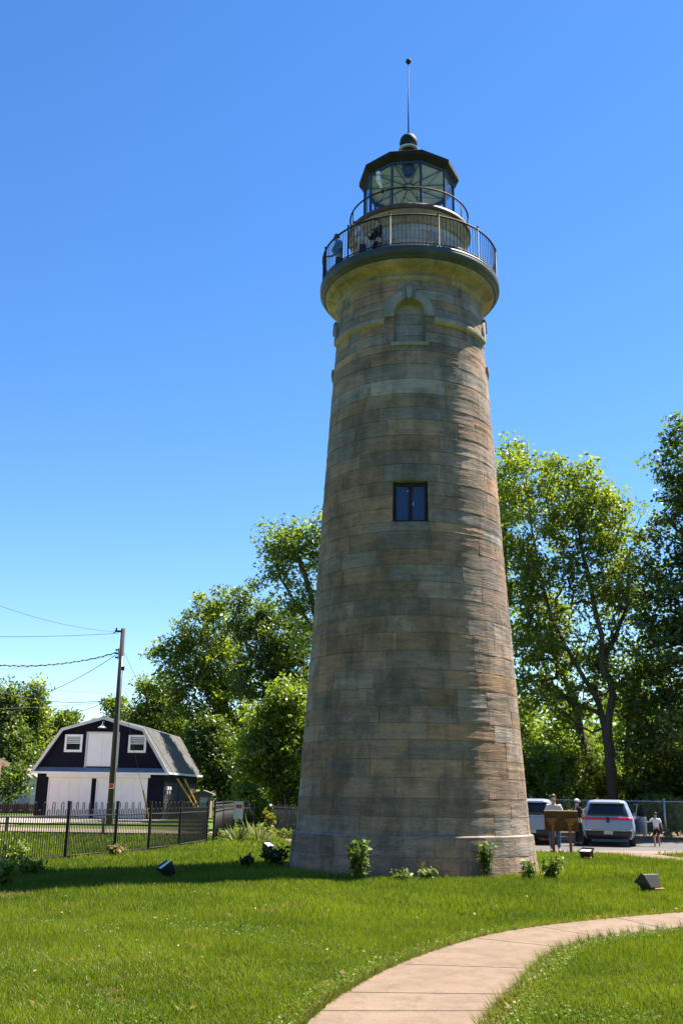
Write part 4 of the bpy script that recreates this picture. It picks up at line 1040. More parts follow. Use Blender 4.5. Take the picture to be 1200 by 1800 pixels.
def wire(label, p0, p1, sag, rad=0.016, twist=False):
    p0, p1 = Vector(p0), Vector(p1); n = 30; pts = []
    for i in range(n+1):
        t = i/n; p = p0.lerp(p1, t); p.z -= sag*4*t*(1-t); pts.append(p)
    b = MB(); b.tube([q-p0 for q in pts], rad, 6)
    if twist:
        b2 = []
        for i in range(161):
            t = i/160; p = p0.lerp(p1, t); p.z -= sag*4*t*(1-t); b2.append(p-p0+Vector((0, math.cos(t*110), math.sin(t*110)))*rad*1.5)
        b.tube(b2, rad*0.8, 5)
    o = b.build('overhead_wire', M['wire'], None, True); o.location = p0
    tag(o, label, 'wire', 'wires on the utility pole'); return o
Yp = PB.y
def w_from(px, py): return at(px, py, Yp)
wire('thin high wire climbing away from the pole top', w_from(209, 1111), at(-60, 1041, 45), 0.35, 0.010)
wire('thin straight wire level with the pole top', w_from(209, 1113), at(-60, 1118, 52), 0.10, 0.014)
wire('thick twisted cable bundle from the insulator rack', w_from(206, 1147), at(-60, 1163, 50), 0.45, 0.026, True)
wire('faint wire just below the twisted cable bundle', w_from(206, 1152), at(-60, 1180, 54), 0.15, 0.007)
wire('service wire dropping steeply from the rack to the trees beside the garage', w_from(203, 1152), at(86, 1216, 66), 0.15, 0.018)
wire('dark cable sagging low across the sky before the garage roof', w_from(205, 1229), at(-60, 1196, 52), 0.55, 0.018)
wire('pale low wire rising slightly to the pole above the garage', w_from(206, 1232), at(-60, 1247, 50), 0.10, 0.014)
wire('faint wire below the sky cables passing behind the pole', w_from(206, 1219), at(-60, 1188, 70), 0.25, 0.007)
wire('short service wire running down to the garage ridge', w_from(204, 1227), at(112, 1258, 72), 0.10, 0.016)
def guy(label, ptop, gpx, gpy, f0, rad=0.011):
    g = gnd(gpx, gpy); p0 = Vector(ptop)
    t = thing('guy_wire', label, 'guy wire', (g.x, g.y, 0), 0, 'guy wires of the utility pole')
    b = MB(); d = p0-Vector((g.x, g.y, 0)); b.tube([(0, 0, -0.1), d], rad, 6); b.build('cable', M['wire'], t, True)
    y = MB(); y.tube([(0, 0, 0.02), d*f0], 0.055, 8); y.build('guard', M['yellow'], t, True)
    a = MB(); a.tube([(0, 0, -0.05), d*0.015], 0.03, 6); a.build('anchor', M['galv'], t)
guy('guy wire from the high rack with a long yellow guard', w_from(219, 1148), 359, 1442, 0.275)
guy('guy wire with a yellow guard leaning at the flattest angle', w_from(219, 1215), 356, 1442, 0.36)
guy('steep guy wire with a thin yellow guard in front of the garage door', w_from(216, 1225), 263, 1442, 0.27)

# ------------------------------------------------------------------ GARAGE BARN
def barn():
    FR, FL = gnd(279, 1441), gnd(63, 1437)
    FR = Vector((-11.85, 70.0, 0)); FL = Vector((-20.75, 70.9, 0))
    c = (FR+FL)/2; ux = (FR-FL); W = ux.length; rz = math.atan2(ux.y, ux.x)
    t = thing('garage', 'navy and white gambrel-roofed garage with two white garage doors', 'garage', c, rz)
    h = W/2; D = 9.4; ze = 3.15; kx, kz, az = 2.90, 6.0, 6.80
    # walls with siding grooves
    fw = MB(); out = [(-h, 0), (h, 0), (h, ze), (kx, kz-0.05), (0, az-0.06), (-kx, kz-0.05), (-h, ze)]
    fw.add([(x, 0, z) for x, z in out]+[(x, D, z) for x, z in out], [(0, 1, 2, 3, 4, 5, 6)]); fw.v = fw.v[:7]; fw.tone = fw.tone[:7]; fw.build('front_wall', M['navy'], t)
    bw = MB(); bw.add([(x, D, z) for x, z in out], [(6, 5, 4, 3, 2, 1, 0)]); bw.build('back_wall', M['navy'], t)
    for s in (-1, 1):
        sd_ = MB(); sd_.add([(s*h, 0.002, 0), (s*h, D-0.002, 0), (s*h, D-0.002, ze), (s*h, 0.002, ze)], [(0, 1, 2, 3)])
        for k in range(10): sd_.box((s*(h+0.008), D/2, 0.12+0.24*k), (0.02, D-0.14, 0.215))
        sd_.build('side_wall', M['darkgrey'], t)
    for s in (-1, 1): bd = MB(); bd.box((s*(h+0.012), D/2, 2.80), (0.03, D+0.02, 0.70)); bd.box((s*(h+0.018), 0.08, 1.22), (0.04, 0.2, 2.44)); bd.box((s*(h+0.014), D*0.42, 1.22), (0.034, 0.14, 2.44)); bd.build('trim_board', M['navy'], t)
    # roof
    rf = MB(); ov, f0, f1 = 0.36, -0.35, D+0.3
    prof = [(h+ov, ze-0.10), (kx, kz), (0, az), (-kx, kz), (-h-ov, ze-0.10)]
    run = 0
    for (a, b_) in zip(prof[:-1], prof[1:]):
        ln = math.hypot(b_[0]-a[0], b_[1]-a[1])
        ny = Vector((-(b_[1]-a[1]), 0, b_[0]-a[0])).normalized()*(-0.10)
        if ny.z > 0: ny = -ny
        A0, A1 = Vector((a[0], f0, a[1])), Vector((a[0], f1, a[1])); B0, B1 = Vector((b_[0], f0, b_[1])), Vector((b_[0], f1, b_[1]))
        rf.add([A0, A1, B1, B0, A0+ny, A1+ny, B1+ny, B0+ny], [(0, 1, 2, 3), (7, 6, 5, 4), (0, 4, 5, 1), (1, 5, 6, 2), (2, 6, 7, 3), (3, 7, 4, 0)],
               [((0, run), (f1-f0, run), (f1-f0, run+ln), (0, run+ln))]+[((0, 0),)*4]*5)
        run += ln
    rf.build('roof', M['shingle'], t)
    rk = MB()
    for (a, b_) in zip(prof[:-1], prof[1:]):
        d = Vector((b_[0]-a[0], 0, b_[1]-a[1])); m_ = Vector(((a[0]+b_[0])/2, f0-0.02, (a[1]+b_[1])/2-0.10))
        rk.box(m_, (d.length, 0.05, 0.20), Matrix.Rotation(-math.atan2(d.z, d.x), 3, 'Y'))
    for s in (-1, 1): rk.box((s*(h+ov+0.03), D/2, ze-0.12), (0.06, f1-f0, 0.14))
    rk.build('rake_trim', M['trim'], t)
    # pent roof and beam
    pr_ = MB(); pr_.add([(-h-0.42, -0.45, 3.02), (h+0.42, -0.45, 3.02), (h+0.30, -0.005, 3.36), (-h-0.30, -0.005, 3.36), (-h-0.42, -0.45, 2.95), (h+0.42, -0.45, 2.95), (h+0.30, -0.005, 2.95), (-h-0.30, -0.005, 2.95)], [(0, 1, 2, 3), (7, 6, 5, 4), (0, 4, 5, 1), (1, 5, 6, 2), (3, 7, 4, 0)]); pr_.build('pent_roof', M['slate_blue'], t)
    bm_ = MB(); bm_.box((0, -0.47, 2.985), (2*h+0.84, 0.03, 0.13)); bm_.box((-0.05, -0.30, 2.83), (7.3, 0.14, 0.24)); bm_.box((-0.14, -0.08, 2.68), (7.0, 0.12, 0.09)); bm_.build('white_beam', M['white'], t)
    for (x0, x1) in ((-3.56, -0.66), (-0.16, 3.28)):
        d = MB(); nrow = 4
        for r_ in range(nrow):
            for k in range(4):
                wv = (x1-x0)/4; d.box((x0+wv*(k+0.5), -0.03, 0.04+0.655*(r_+0.5)), (wv-0.02, 0.035, 0.635))
        d.box(((x0+x1)/2, -0.012, 1.33), (x1-x0, 0.02, 2.6)); gd = d.build('garage_door', M['white'], t)
        hn = MB(); hn.box(((x0+x1)/2, -0.06, 0.9), (0.14, 0.03, 0.04)); hn.build('handle', M['iron'], gd)
        fr = MB()
        for x in (x0-0.04, x1+0.04): fr.box((x, -0.04, 1.32), (0.08, 0.08, 2.62))
        fr.box(((x0+x1)/2, -0.041, 2.632), (x1-x0, 0.078, 0.022)); fr.build('door_frame', M['white'], gd)
    hl = MB(); x0, x1 = -1.20, 1.16
    for k in range(2): hl.box((x0+0.12+(x1-x0-0.24)*(k+0.5)/2, -0.03, 4.55), ((x1-x0-0.24)/2-0.012, 0.05, 2.22))
    hd = hl.build('loft_door', M['white'], t)
    fr = MB()
    for x in (x0+0.055, x1-0.055): fr.box((x, -0.045, 4.56), (0.11, 0.09, 2.40))
    fr.box(((x0+x1)/2, -0.045, 5.72), (x1-x0-0.22, 0.088, 0.11)); fr.build('door_frame', M['trim'], hd)
    for cx in (-2.10, 2.45):
        w_ = MB(); zc = 4.98
        for x in (cx-0.56, cx+0.56): w_.box((x, -0.05, zc), (0.15, 0.09, 1.20))
        for z in (zc-0.52, zc+0.52): w_.box((cx, -0.05, z), (0.97, 0.088, 0.16))
        w_.box((cx, -0.045, zc), (0.97, 0.07, 0.05)); wn = w_.build('window', M['white'], t, bevel=0.006)
        p = MB(); p.box((cx, -0.025, zc-0.22), (0.96, 0.01, 0.40)); p.build('pane', M['car_glass'], wn)
        p = MB(); p.box((cx, -0.025, zc+0.22), (0.96, 0.01, 0.40)); p.build('pane', M['slate_blue'], wn)
        bl = MB()
        for k in range(3): bl.box((cx, -0.034, zc+0.36-0.12*k), (0.94, 0.006, 0.035))
        bl.build('blind', M['white'], wn)
    lp = MB(); lp.tube([(0, -0.02, 6.42), (0, -0.30, 6.50), (0, -0.45, 6.42), (0, -0.45, 6.25)], 0.03, 8); lp.lathe([(0.06, 6.27), (0.10, 6.18), (0.30, 6.05), (0.31, 6.02), (0.28, 6.03)], 20, (0, -0.45, 0)); lp.build('barn_lamp', M['white'], t, True)
    for y in (0.55, 1.15):
        l = MB(); l.tube([(h+0.03, y, 2.02), (h+0.10, y, 2.02)], 0.05, 8); l.box((h+0.14, y, 2.05), (0.14, 0.26, 0.20)); l.box((h+0.15, y, 1.80), (0.05, 0.08, 0.3)); l.build('wall_lamp', M['white'], t, bevel=0.02)
barn()

def hut(name, label, cat, loc, rz, W, D, ze, zr, wall, roof, overhang=0.35):
    t = thing(name, label, cat, loc, rz)
    b = MB(); h = W/2
    o = [(-h, 0), (h, 0), (h, ze), (0, zr), (-h, ze)]
    b.add([(x, 0, z) for x, z in o]+[(x, D, z) for x, z in o], [(0, 1, 2, 3, 4), (9, 8, 7, 6, 5), (1, 6, 7, 2), (5, 0, 4, 9)]); b.build('wall', M[wall], t)
    rf = MB(); sl_ = (zr-ze)/h
    for s in (-1, 1):
        vs = [Vector(p) for p in ((0, -overhang, zr+0.06), (0, D+overhang, zr+0.06), (s*(h+overhang), D+overhang, ze-overhang*sl_+0.06), (s*(h+overhang), -overhang, ze-overhang*sl_+0.06))]
        rf.add(vs+[v-Vector((0, 0, 0.14)) for v in vs], [(0, 1, 2, 3), (7, 6, 5, 4), (0, 4, 5, 1), (1, 5, 6, 2), (2, 6, 7, 3), (3, 7, 4, 0)], [((0, 0), (D, 0), (D, h*1.2), (0, h*1.2))]+[((0, 0),)*4]*5)
    rf.build('roof', M[roof], t)
    d = MB(); d.box((0.1, -0.03, ze*0.42), (0.9 if W > 2 else 0.6, 0.05, ze*0.84)); d.build('door', M['trim'], t)
    return t
q = at(47, 1400, 84)
hut('shed', 'small white gabled shed behind the garage', 'shed', (q.x-0.3, 84, 0), 0, 3.6, 4, 2.3, 3.5, 'white', 'tan')
q = at(363, 1400, 76)
hut('lean_shed', 'tan shed with a pale roof at the back corner of the garage', 'shed', (q.x-0.55, 78, 0), 0, 1.2, 2.0, 1.75, 1.95, 'tan', 'wood_grey', 0.2)
q = at(13, 1346, 66)
hut('house', 'pale house whose eave pokes in beside the trees', 'house', (q.x-5.35*math.cos(R(20)), 66-5.35*math.sin(R(20)), 0), R(20), 10.0, 5, 3.6, 5.6, 'petal', 'petal', 0.5)

# playthings left of the garage
def slide():
    p = gnd(14, 1424)
    t = thing('play_slide', 'red and white plastic play slide on the grass beyond the fence', 'play slide', (p.x, p.y, 0), R(-20))
    b = MB(); b.add([(-0.3, 0, 1.25), (0.3, 0, 1.25), (0.3, 0, 1.20), (-0.3, 0, 1.20), (0.35, -1.3, 0.15), (0.95, -1.3, 0.15), (0.95, -1.3, 0.10), (0.35, -1.3, 0.10)], [(0, 1, 5, 4), (3, 7, 6, 2), (0, 4, 7, 3), (1, 2, 6, 5), (0, 3, 2, 1), (4, 5, 6, 7)]); b.build('chute', M['white'], t, bevel=0.04)
    s = MB()
    for x in (-0.4, 0.4): s.box((x, 0.3, 0.75), (0.12, 0.5, 1.5))
    s.box((0, 0.3, 0.55), (0.8, 0.45, 0.08)); s.build('tower', M['red_plastic'], t, bevel=0.04)
    r_ = MB(); r_.box((0, 0.3, 1.62), (1.1, 0.8, 0.08)); r_.box((0, 0.3, 1.75), (0.9, 0.5, 0.16)); r_.build('canopy', M['blue_plastic'], t, bevel=0.04)
slide()
def redfence():
    t = thing('red_board_fence', 'low brick-red board fence behind the play slide', 'fence', (-30, 83, 0), 0)
    b = MB()
    for k in range(64): b.box((k*0.16+0.07, 0, 0.36), (0.13, 0.02, 0.72))
    b.build('boards', M['brickred'], t)
    for x in (0, 3.3, 6.6, 10.1): p = MB(); p.box((x, 0.08, 0.42), (0.12, 0.12, 0.84)); p.build('post', M['tan'], t)
redfence()

# ------------------------------------------------------------------ VEGETATION
def leaf_quads(cent, size, updir=0.25, elong=1.7):
    n = len(cent)
    nr = rng.normal(size=(n, 3)); nr[:, 2] = np.abs(nr[:, 2])+updir; nr /= np.linalg.norm(nr, axis=1, keepdims=True)
    t = rng.normal(size=(n, 3)); t -= (t*nr).sum(1, keepdims=True)*nr; t /= np.linalg.norm(t, axis=1, keepdims=True)+1e-9
    b = np.cross(nr, t); s = (size*rng.uniform(0.45, 1.6, n))[:, None]
    v = np.empty((n, 4, 3))
    v[:, 0] = cent-t*s*elong*0.5; v[:, 1] = cent+b*s*0.42+nr*s*0.12+t*s*0.1; v[:, 2] = cent+t*s*elong*0.5-nr*s*0.10; v[:, 3] = cent-b*s*0.42+nr*s*0.12+t*s*0.1
    return v.reshape(-1, 3)

def crown_points(ells, n):
    """clump centres spread through a union of ellipsoids, denser near the surface"""
    vol = np.array([e[3]*e[4]*e[5] for e in ells])**0.75; vol /= vol.sum(); out = []
    for e, f in zip(ells, vol):
        k = max(3, int(n*f)); d = rng.normal(size=(k, 3)); d /= np.linalg.norm(d, axis=1, keepdims=True)
        r = rng.uniform(0.12, 1.0, k)**0.5
        out.append(np.array(e[:3])+d*r[:, None]*np.array(e[3:6])*rng.uniform(0.85, 1.12, (k, 1)))
    return np.vstack(out)

def make_tree(name, label, base, trunk, ells, nclump, per, lsize, leafm, crad=0.75, rtip=0.018, group=None, cat='tree', rmax=None, flat=0.7, tone=(0.0, 1.0), droop=0.0, bare=0.0, clear=0.0):
    """trunk: list of polylines (world offsets from base) that the clumps hang on; ells in offsets too"""
    t = thing(name, label, cat, base, 0, group)
    nodes = []; par = []
    for line in trunk:
        line = catmull(line, 5) if len(line) > 2 else np.array(line, float)
        start = -1
        if nodes:
            dd = np.linalg.norm(np.array(nodes)-line[0], axis=1); start = int(dd.argmin())
        for i, p in enumerate(line):
            if i == 0 and start >= 0: last = start; continue
            nodes.append(np.array(p)+(rng.normal(size=3)*0.03 if i else 0)); par.append(last if (i or start >= 0) else -1); last = len(nodes)-1
    C = crown_points(ells, nclump); C = C[C[:, 2] > clear]
    order = np.argsort(np.linalg.norm(C-np.array(nodes)[len(nodes)//2], axis=1)); C = C[order]
    NA = np.array(nodes); cap = len(nodes)+len(C)*3; buf = np.zeros((cap, 3)); buf[:len(nodes)] = NA; cnt = len(nodes); par = list(par)
    low = max(0.0, np.percentile(C[:, 2], 2)-1.5)
    for c in C:
        P_ = buf[:cnt]; d = c-P_; dist = np.linalg.norm(d, axis=1); pen = dist+np.where(d[:, 2] < 0, -d[:, 2]*1.2, 0)+np.where(P_[:, 2] < min(low, c[2]*0.6), 6.0, 0)
        k = int(pen.argmin()); q = buf[k].copy(); L_ = dist[k]
        m = 2 if L_ > 0.8 else 1; last = k
        for j in range(1, m+1):
            f = j/m; p = q+(c-q)*f
            if j < m: p = p+rng.normal(size=3)*0.10*L_+np.array([0, 0, 0.08*L_])
            buf[cnt] = p; par.append(last); last = cnt; cnt += 1
    nodes = buf[:cnt]; par = np.array(par)
    wgt = np.zeros(cnt); wgt[len(NA):] = 1.0/2
    wgt += 0.15
    for i in range(cnt-1, -1, -1):
        if par[i] >= 0: wgt[par[i]] += wgt[i]
    rad = rtip*wgt**0.5
    # children with a higher index than parents: pushes are valid
    rad[:len(NA)] = np.maximum(rad[:len(NA)], rtip*1.5)
    if rmax: rad *= min(1.0, rmax/rad.max()) if rad.max() > rmax else 1.0
    # base flare
    n = 6; I = np.nonzero(par >= 0)[0]; A, B = nodes[par[I]], nodes[I]; ra, rb = np.minimum(rad[par[I]], rad[I]*1.6), rad[I]
    d = B-A; ln = np.linalg.norm(d, axis=1, keepdims=True)+1e-9; d = d/ln; A = A-d*ra[:, None]*0.3
    h = np.where(np.abs(d[:, 2:3]) > 0.9, np.array([[1.0, 0, 0]]), np.array([[0, 0, 1.0]])); u = np.cross(d, h); u /= np.linalg.norm(u, axis=1, keepdims=True)+1e-9; v = np.cross(d, u)
    an = np.arange(n)*2*PI/n; ring = u[:, None, :]*np.cos(an)[None, :, None]+v[:, None, :]*np.sin(an)[None, :, None]
    vs = np.concatenate([A[:, None]+ring*ra[:, None, None], B[:, None]+ring*rb[:, None, None]], 1).reshape(-1, 3)
    k = np.arange(n); fi = np.stack([k, (k+1) % n, (k+1) % n+n, k+n], 1)
    fidx = (np.arange(len(I))[:, None, None]*2*n+fi[None]).reshape(-1)
    ob = np_mesh('trunk', vs, np.full(len(I)*n, 4), fidx, M['bark'], None, t)
    ob.data.polygons.foreach_set('use_smooth', [True]*len(ob.data.polygons))
    # leaves
    keep = rng.uniform(size=len(C)) > bare
    Cl = C[keep]; m = len(Cl); r_ = crad*rng.uniform(0.55, 1.25, m); cnts = np.maximum(4, (per*rng.uniform(0.5, 1.5, m)*(r_/crad)**2)).astype(int)
    idx = np.repeat(np.arange(m), cnts); off = rng.normal(size=(len(idx), 3)); off /= np.linalg.norm(off, axis=1, keepdims=True)+1e-9
    off *= (rng.uniform(0, 1, len(idx))**0.45)[:, None]; off[:, 2] *= flat; off[:, 2] -= droop*rng.uniform(0, 1, len(idx))
    cen = Cl[idx]+off*r_[idx][:, None]
    ct = rng.uniform(tone[0], tone[1], m); tn = np.clip(ct[idx]*0.65+rng.uniform(0, 0.35, len(idx)), 0, 1)
    lv = leaf_quads(cen, lsize); N_ = len(cen)
    np_mesh('crown', lv, np.full(N_, 4), np.arange(N_*4), M[leafm], np.repeat(tn, 4)[:, None].repeat(3, 1), t)
    return t

def E_(px, py, Y, rx, rz, ry, base):
    p = at(px, py, Y); return (p.x-base[0], p.y-base[1], p.z, rx, ry, rz)
def tree_px(name, label, bpx, Y, ells, trunkpx, **kw):
    """everything given as pixels at distance Y; ells: (px, py, rx_px, rz_px, dy)"""
    b = at(bpx, 1400, Y); base = (b.x, Y, 0); mpp = 1.0/(FPX/ (Y*math.cos(PITCH)+3.0))
    el = []
    for (px, py, rx, rz, dy) in ells:
        p = at(px, py, Y); top = at(px, py-rz, Y); sx = at(px+rx, py, Y)
        el.append((p.x-b.x, dy, p.z, abs(sx.x-p.x), abs(sx.x-p.x)*0.85, abs(top.z-p.z)))
    tr = []
    for line in trunkpx:
        tr.append([(at(px, py, Y).x-b.x, dy, max(0.0, at(px, py, Y).z)) if py < 1e6 else (0, 0, 0) for (px, py, dy) in line])
    return make_tree(name, label, base, tr, el, **kw)
GL, GR = 'trees behind the garage and tower', 'trees behind the car park'
HB = 1425
# --- right hand side
tree_px('broadleaf_tree', 'tall open yellow-green tree with a forked trunk right behind the silver suv', 1078, 50,
        [(930, 850, 70, 75, 1), (985, 870, 75, 70, -1), (1045, 900, 62, 75, 0), (1100, 930, 60, 70, 1), (960, 960, 85, 80, 0), (1050, 1010, 75, 80, -1), (1095, 1050, 60, 70, 1), (960, 1060, 60, 60, 1), (905, 1000, 60, 80, 0), (1010, 1130, 70, 60, 1), (1100, 1150, 60, 60, 0), (940, 1140, 50, 40, 0), (1000, 1240, 50, 50, 0), (935, 1210, 45, 40, 1), (1120, 1230, 45, 45, 1), (1060, 1190, 50, 50, 1.5), (925, 1110, 45, 50, 1)],
        [[(1078, HB, 0), (1072, 1340, 0), (1066, 1290, 0)], [(1066, 1290, 0), (1050, 1230, 0.2), (1022, 1180, 0.3), (975, 1090, 0.4), (950, 1000, 0.4), (930, 880, 0.5)], [(1066, 1290, 0), (1072, 1210, -0.3), (1055, 1170, -0.3), (1052, 1120, -0.4), (1030, 1020, -0.4), (1010, 920, -0.4)],
         [(1055, 1170, -0.3), (1085, 1105, 0), (1105, 1060, 0.4), (1110, 980, 0.5)]],
        nclump=1100, per=37, lsize=0.135, leafm='leaf_yellow', crad=0.64, rtip=0.018, group=GR, rmax=0.27, bare=0.18, tone=(0.1, 1.0))
tree_px('slender_tree', 'slender dark-stemmed tree leaning behind the information board', 1040, 53,
        [(965, 1180, 55, 60, 0), (930, 1110, 45, 50, 0), (990, 1100, 40, 60, 0.5), (920, 1230, 40, 40, 0)],
        [[(1046, HB, 0), (1036, 1350, 0), (1022, 1300, 0), (1010, 1240, 0), (990, 1190, 0), (960, 1120, 0)], [(1010, 1240, 0), (970, 1200, 0.4), (945, 1170, 0.6)], [(1016, 1270, 0), (1022, 1210, -0.3), (1010, 1150, -0.3)]],
        nclump=130, per=23, lsize=0.140, leafm='leaf_mid', crad=0.7, rtip=0.026, group=GR, rmax=0.22, bare=0.2)
tree_px('dark_tree', 'big dense dark green tree filling the edge beyond the chain-link fence', 1215, 48,
        [(1200, 830, 55, 70, 0), (1190, 760, 35, 45, 0), (1235, 900, 80, 90, 0), (1180, 960, 60, 80, 1), (1160, 1060, 60, 80, 0), (1190, 1150, 75, 80, 0), (1150, 1200, 60, 60, 1), (1250, 1050, 80, 120, 0), (1180, 1270, 70, 60, 0), (1250, 1220, 80, 90, 1), (1140, 1310, 50, 40, 0.5), (1270, 850, 60, 80, 0)],
        [[(1215, HB, 0), (1212, 1250, 0), (1208, 1050, 0), (1205, 860, 0)]],
        nclump=800, per=47, lsize=0.140, leafm='leaf_dark', crad=0.72, rtip=0.018, group=GR, rmax=0.3, bare=0.12, tone=(0, 1))
tree_px('young_tree', 'young tree with a thin dark trunk between the suv and the chain-link post', 1110, 52,
        [(1105, 1250, 45, 50, 0), (1125, 1190, 35, 45, 0), (1090, 1310, 40, 40, 0.6), (1150, 1360, 40, 35, 0)],
        [[(1112, HB, 0), (1106, 1370, 0), (1100, 1320, 0), (1108, 1240, 0), (1118, 1170, 0)]],
        nclump=110, per=30, lsize=0.140, leafm='leaf_mid', crad=0.75, rtip=0.022, group=GR, rmax=0.16, bare=0.1)
tree_px('bushy_tree', 'bushy bright green tree close against the sunlit side of the tower', 900, 58,
        [(925, 1300, 45, 50, 0), (900, 1260, 40, 50, 0), (945, 1350, 40, 45, 0), (890, 1340, 50, 60, 0.5), (880, 900, 45, 90, 0), (900, 800, 30, 40, 0), (870, 1050, 40, 80, 0)],
        [[(880, HB, 0), (882, 1250, 0), (885, 1050, 0), (888, 850, 0)]],
        nclump=380, per=40, lsize=0.147, leafm='leaf_mid', crad=0.9, rtip=0.02, group=GR, rmax=0.3, bare=0.08)
# understory shrubs right
for i, (px, Y, w_, top, lm, lab) in enumerate([
        (935, 50, 46, 1282, 'leaf_bright', 'bright yellow-green shrub behind the pale suv beside the tower'),
        (985, 52, 50, 1275, 'leaf_bright', 'bright leafy shrub rising behind the head of the man'),
        (1035, 54, 50, 1300, 'leaf_mid', 'mid green shrub behind the person in the white cap'),
        (1085, 55, 50, 1300, 'leaf_mid', 'dark shrub directly above the roof of the silver suv'),
        (1135, 50, 46, 1310, 'leaf_mid', 'leafy shrub behind the child by the open car door'),
        (1185, 50, 52, 1290, 'leaf_dark', 'dark shrub behind the chain-link fence post'),
        (1165, 48, 30, 1405, 'leaf_bright', 'low bright shrub at the foot of the chain-link post'),
        (1245, 49, 50, 1360, 'leaf_mid', 'green shrub past the last chain-link post')]):
    tree_px('shrub', lab, px, Y, [(px, (top+1440)/2, w_, (1440-top)/2, 0), (px-w_*0.4, (top+1440)/2+25, w_*0.8, (1440-top)/2.6, 0.5), (px+w_*0.4, (top+1440)/2+20, w_*0.8, (1440-top)/2.4, -0.5)],
            [[(px, 1440, 0), (px+3, 1400, 0), (px, top+20, 0)]], nclump=150, per=46, lsize=0.126, leafm=lm, crad=0.6, rtip=0.012, group='shrubs along the chain-link fence', cat='shrub', rmax=0.07)
# --- left hand side
tree_px('ash_tree', 'tall airy light green tree rising highest beside the shaded side of the tower', 560, 70,
        [(525, 960, 55, 50, 0), (490, 965, 45, 45, 0), (545, 1010, 40, 50, 0), (480, 1020, 40, 35, 0.5), (530, 1060, 40, 40, 0), (590, 950, 50, 60, 0), (560, 1100, 50, 60, 0)],
        [[(570, HB, 0), (568, 1250, 0), (560, 1120, 0), (545, 1040, 0), (520, 970, 0)], [(560, 1120, 0), (520, 1060, 0.3), (490, 1010, 0.4)], [(560, 1120, 0), (580, 1020, 0), (590, 950, 0)]],
        nclump=300, per=40, lsize=0.168, leafm='leaf_mid', crad=0.95, rtip=0.026, group=GL, rmax=0.32, bare=0.15, tone=(0.3, 1))
tree_px('maple_tree', 'large yellow-green tree with bare twigs at its top behind the garage', 385, 86,
        [(365, 1110, 60, 60, 0), (330, 1160, 50, 50, 0), (390, 1170, 65, 70, 0), (350, 1220, 75, 60, -0.5), (410, 1240, 60, 70, 0.5), (370, 1290, 60, 60, 0), (280, 1150, 25, 20, 0), (375, 1060, 35, 28, 0)],
        [[(398, HB, 0), (400, 1320, 0), (396, 1230, 0), (380, 1140, 0), (372, 1060, 0)], [(396, 1230, 0), (350, 1170, 0.3), (300, 1140, 0.3), (270, 1135, 0.3)]],
        nclump=700, per=52, lsize=0.175, leafm='leaf_yellow', crad=0.85, rtip=0.02, group=GL, rmax=0.28, bare=0.14)
tree_px('oak_tree', 'dark bushy tree between the yellow-green tree and the tower', 480, 78,
        [(440, 1090, 40, 50, 0), (490, 1120, 60, 60, 0), (520, 1180, 50, 60, 0), (460, 1180, 55, 60, 0), (500, 1250, 50, 60, 0), (425, 1050, 14, 26, 0)],
        [[(480, HB, 0), (482, 1300, 0), (478, 1180, 0), (470, 1080, 0)]],
        nclump=480, per=52, lsize=0.175, leafm='leaf_dark', crad=0.9, bare=0.1, rtip=0.02, group=GL, rmax=0.3, tone=(0.2, 1))
tree_px('round_tree', 'rounded dark green tree just above the garage roof', 290, 90,
        [(275, 1230, 42, 50, 0), (300, 1280, 55, 60, 0), (255, 1270, 28, 40, 0), (330, 1320, 50, 50, 0)],
        [[(295, HB, 0), (293, 1330, 0), (288, 1240, 0)]],
        nclump=320, per=58, lsize=0.182, leafm='leaf_bright', crad=1.1, rtip=0.02, group=GL, rmax=0.28, tone=(0, 0.7))
tree_px('leafy_tree', 'bright leafy tree close to the tower above the grey boards', 490, 52,
        [(505, 1230, 40, 50, 0), (470, 1280, 45, 50, 0), (520, 1290, 40, 55, 0), (450, 1330, 40, 50, 0), (500, 1350, 50, 50, 0.4)],
        [[(500, HB, 0), (500, 1340, 0), (503, 1240, 0)]],
        nclump=340, per=52, lsize=0.133, leafm='leaf_bright', crad=0.72, rtip=0.02, group=GL, rmax=0.2)
tree_px('dark_shrub_tree', 'deep green small tree beside the back corner of the garage', 392, 82,
        [(380, 1330, 45, 55, 0), (400, 1370, 45, 50, 0), (365, 1290, 35, 45, 0), (430, 1380, 30, 40, 0)],
        [[(388, HB, 0), (388, 1360, 0), (382, 1300, 0)]],
        nclump=260, per=58, lsize=0.168, leafm='leaf_dark', crad=1.0, rtip=0.02, group=GL, rmax=0.2)
for i, (px, Y, w_, top, lm, lab) in enumerate([
        (432, 51, 22, 1375, 'leaf_bright', 'pale green shrub between the notice and the dark gap'),
        (505, 54, 40, 1380, 'leaf_dark', 'dark shrub behind the grey board fence'),
        (455, 57, 45, 1360, 'leaf_dark', 'dark shrub in the gap left of the grey board fence'),
        (545, 52, 50, 1350, 'leaf_dark', 'dark shrub hidden mostly by the shaded tower base')]):
    tree_px('shrub', lab, px, Y, [(px, (top+1440)/2, w_, (1440-top)/2, 0), (px+w_*0.3, (top+1440)/2+18, w_*0.8, (1440-top)/2.6, 0.5)],
            [[(px, 1440, 0), (px+2, 1405, 0), (px, top+15, 0)]], nclump=80, per=42, lsize=0.126, leafm=lm, crad=0.6, rtip=0.012, group='shrubs behind the metal fence', cat='shrub', rmax=0.06)
GF = 'trees beyond the left neighbours'
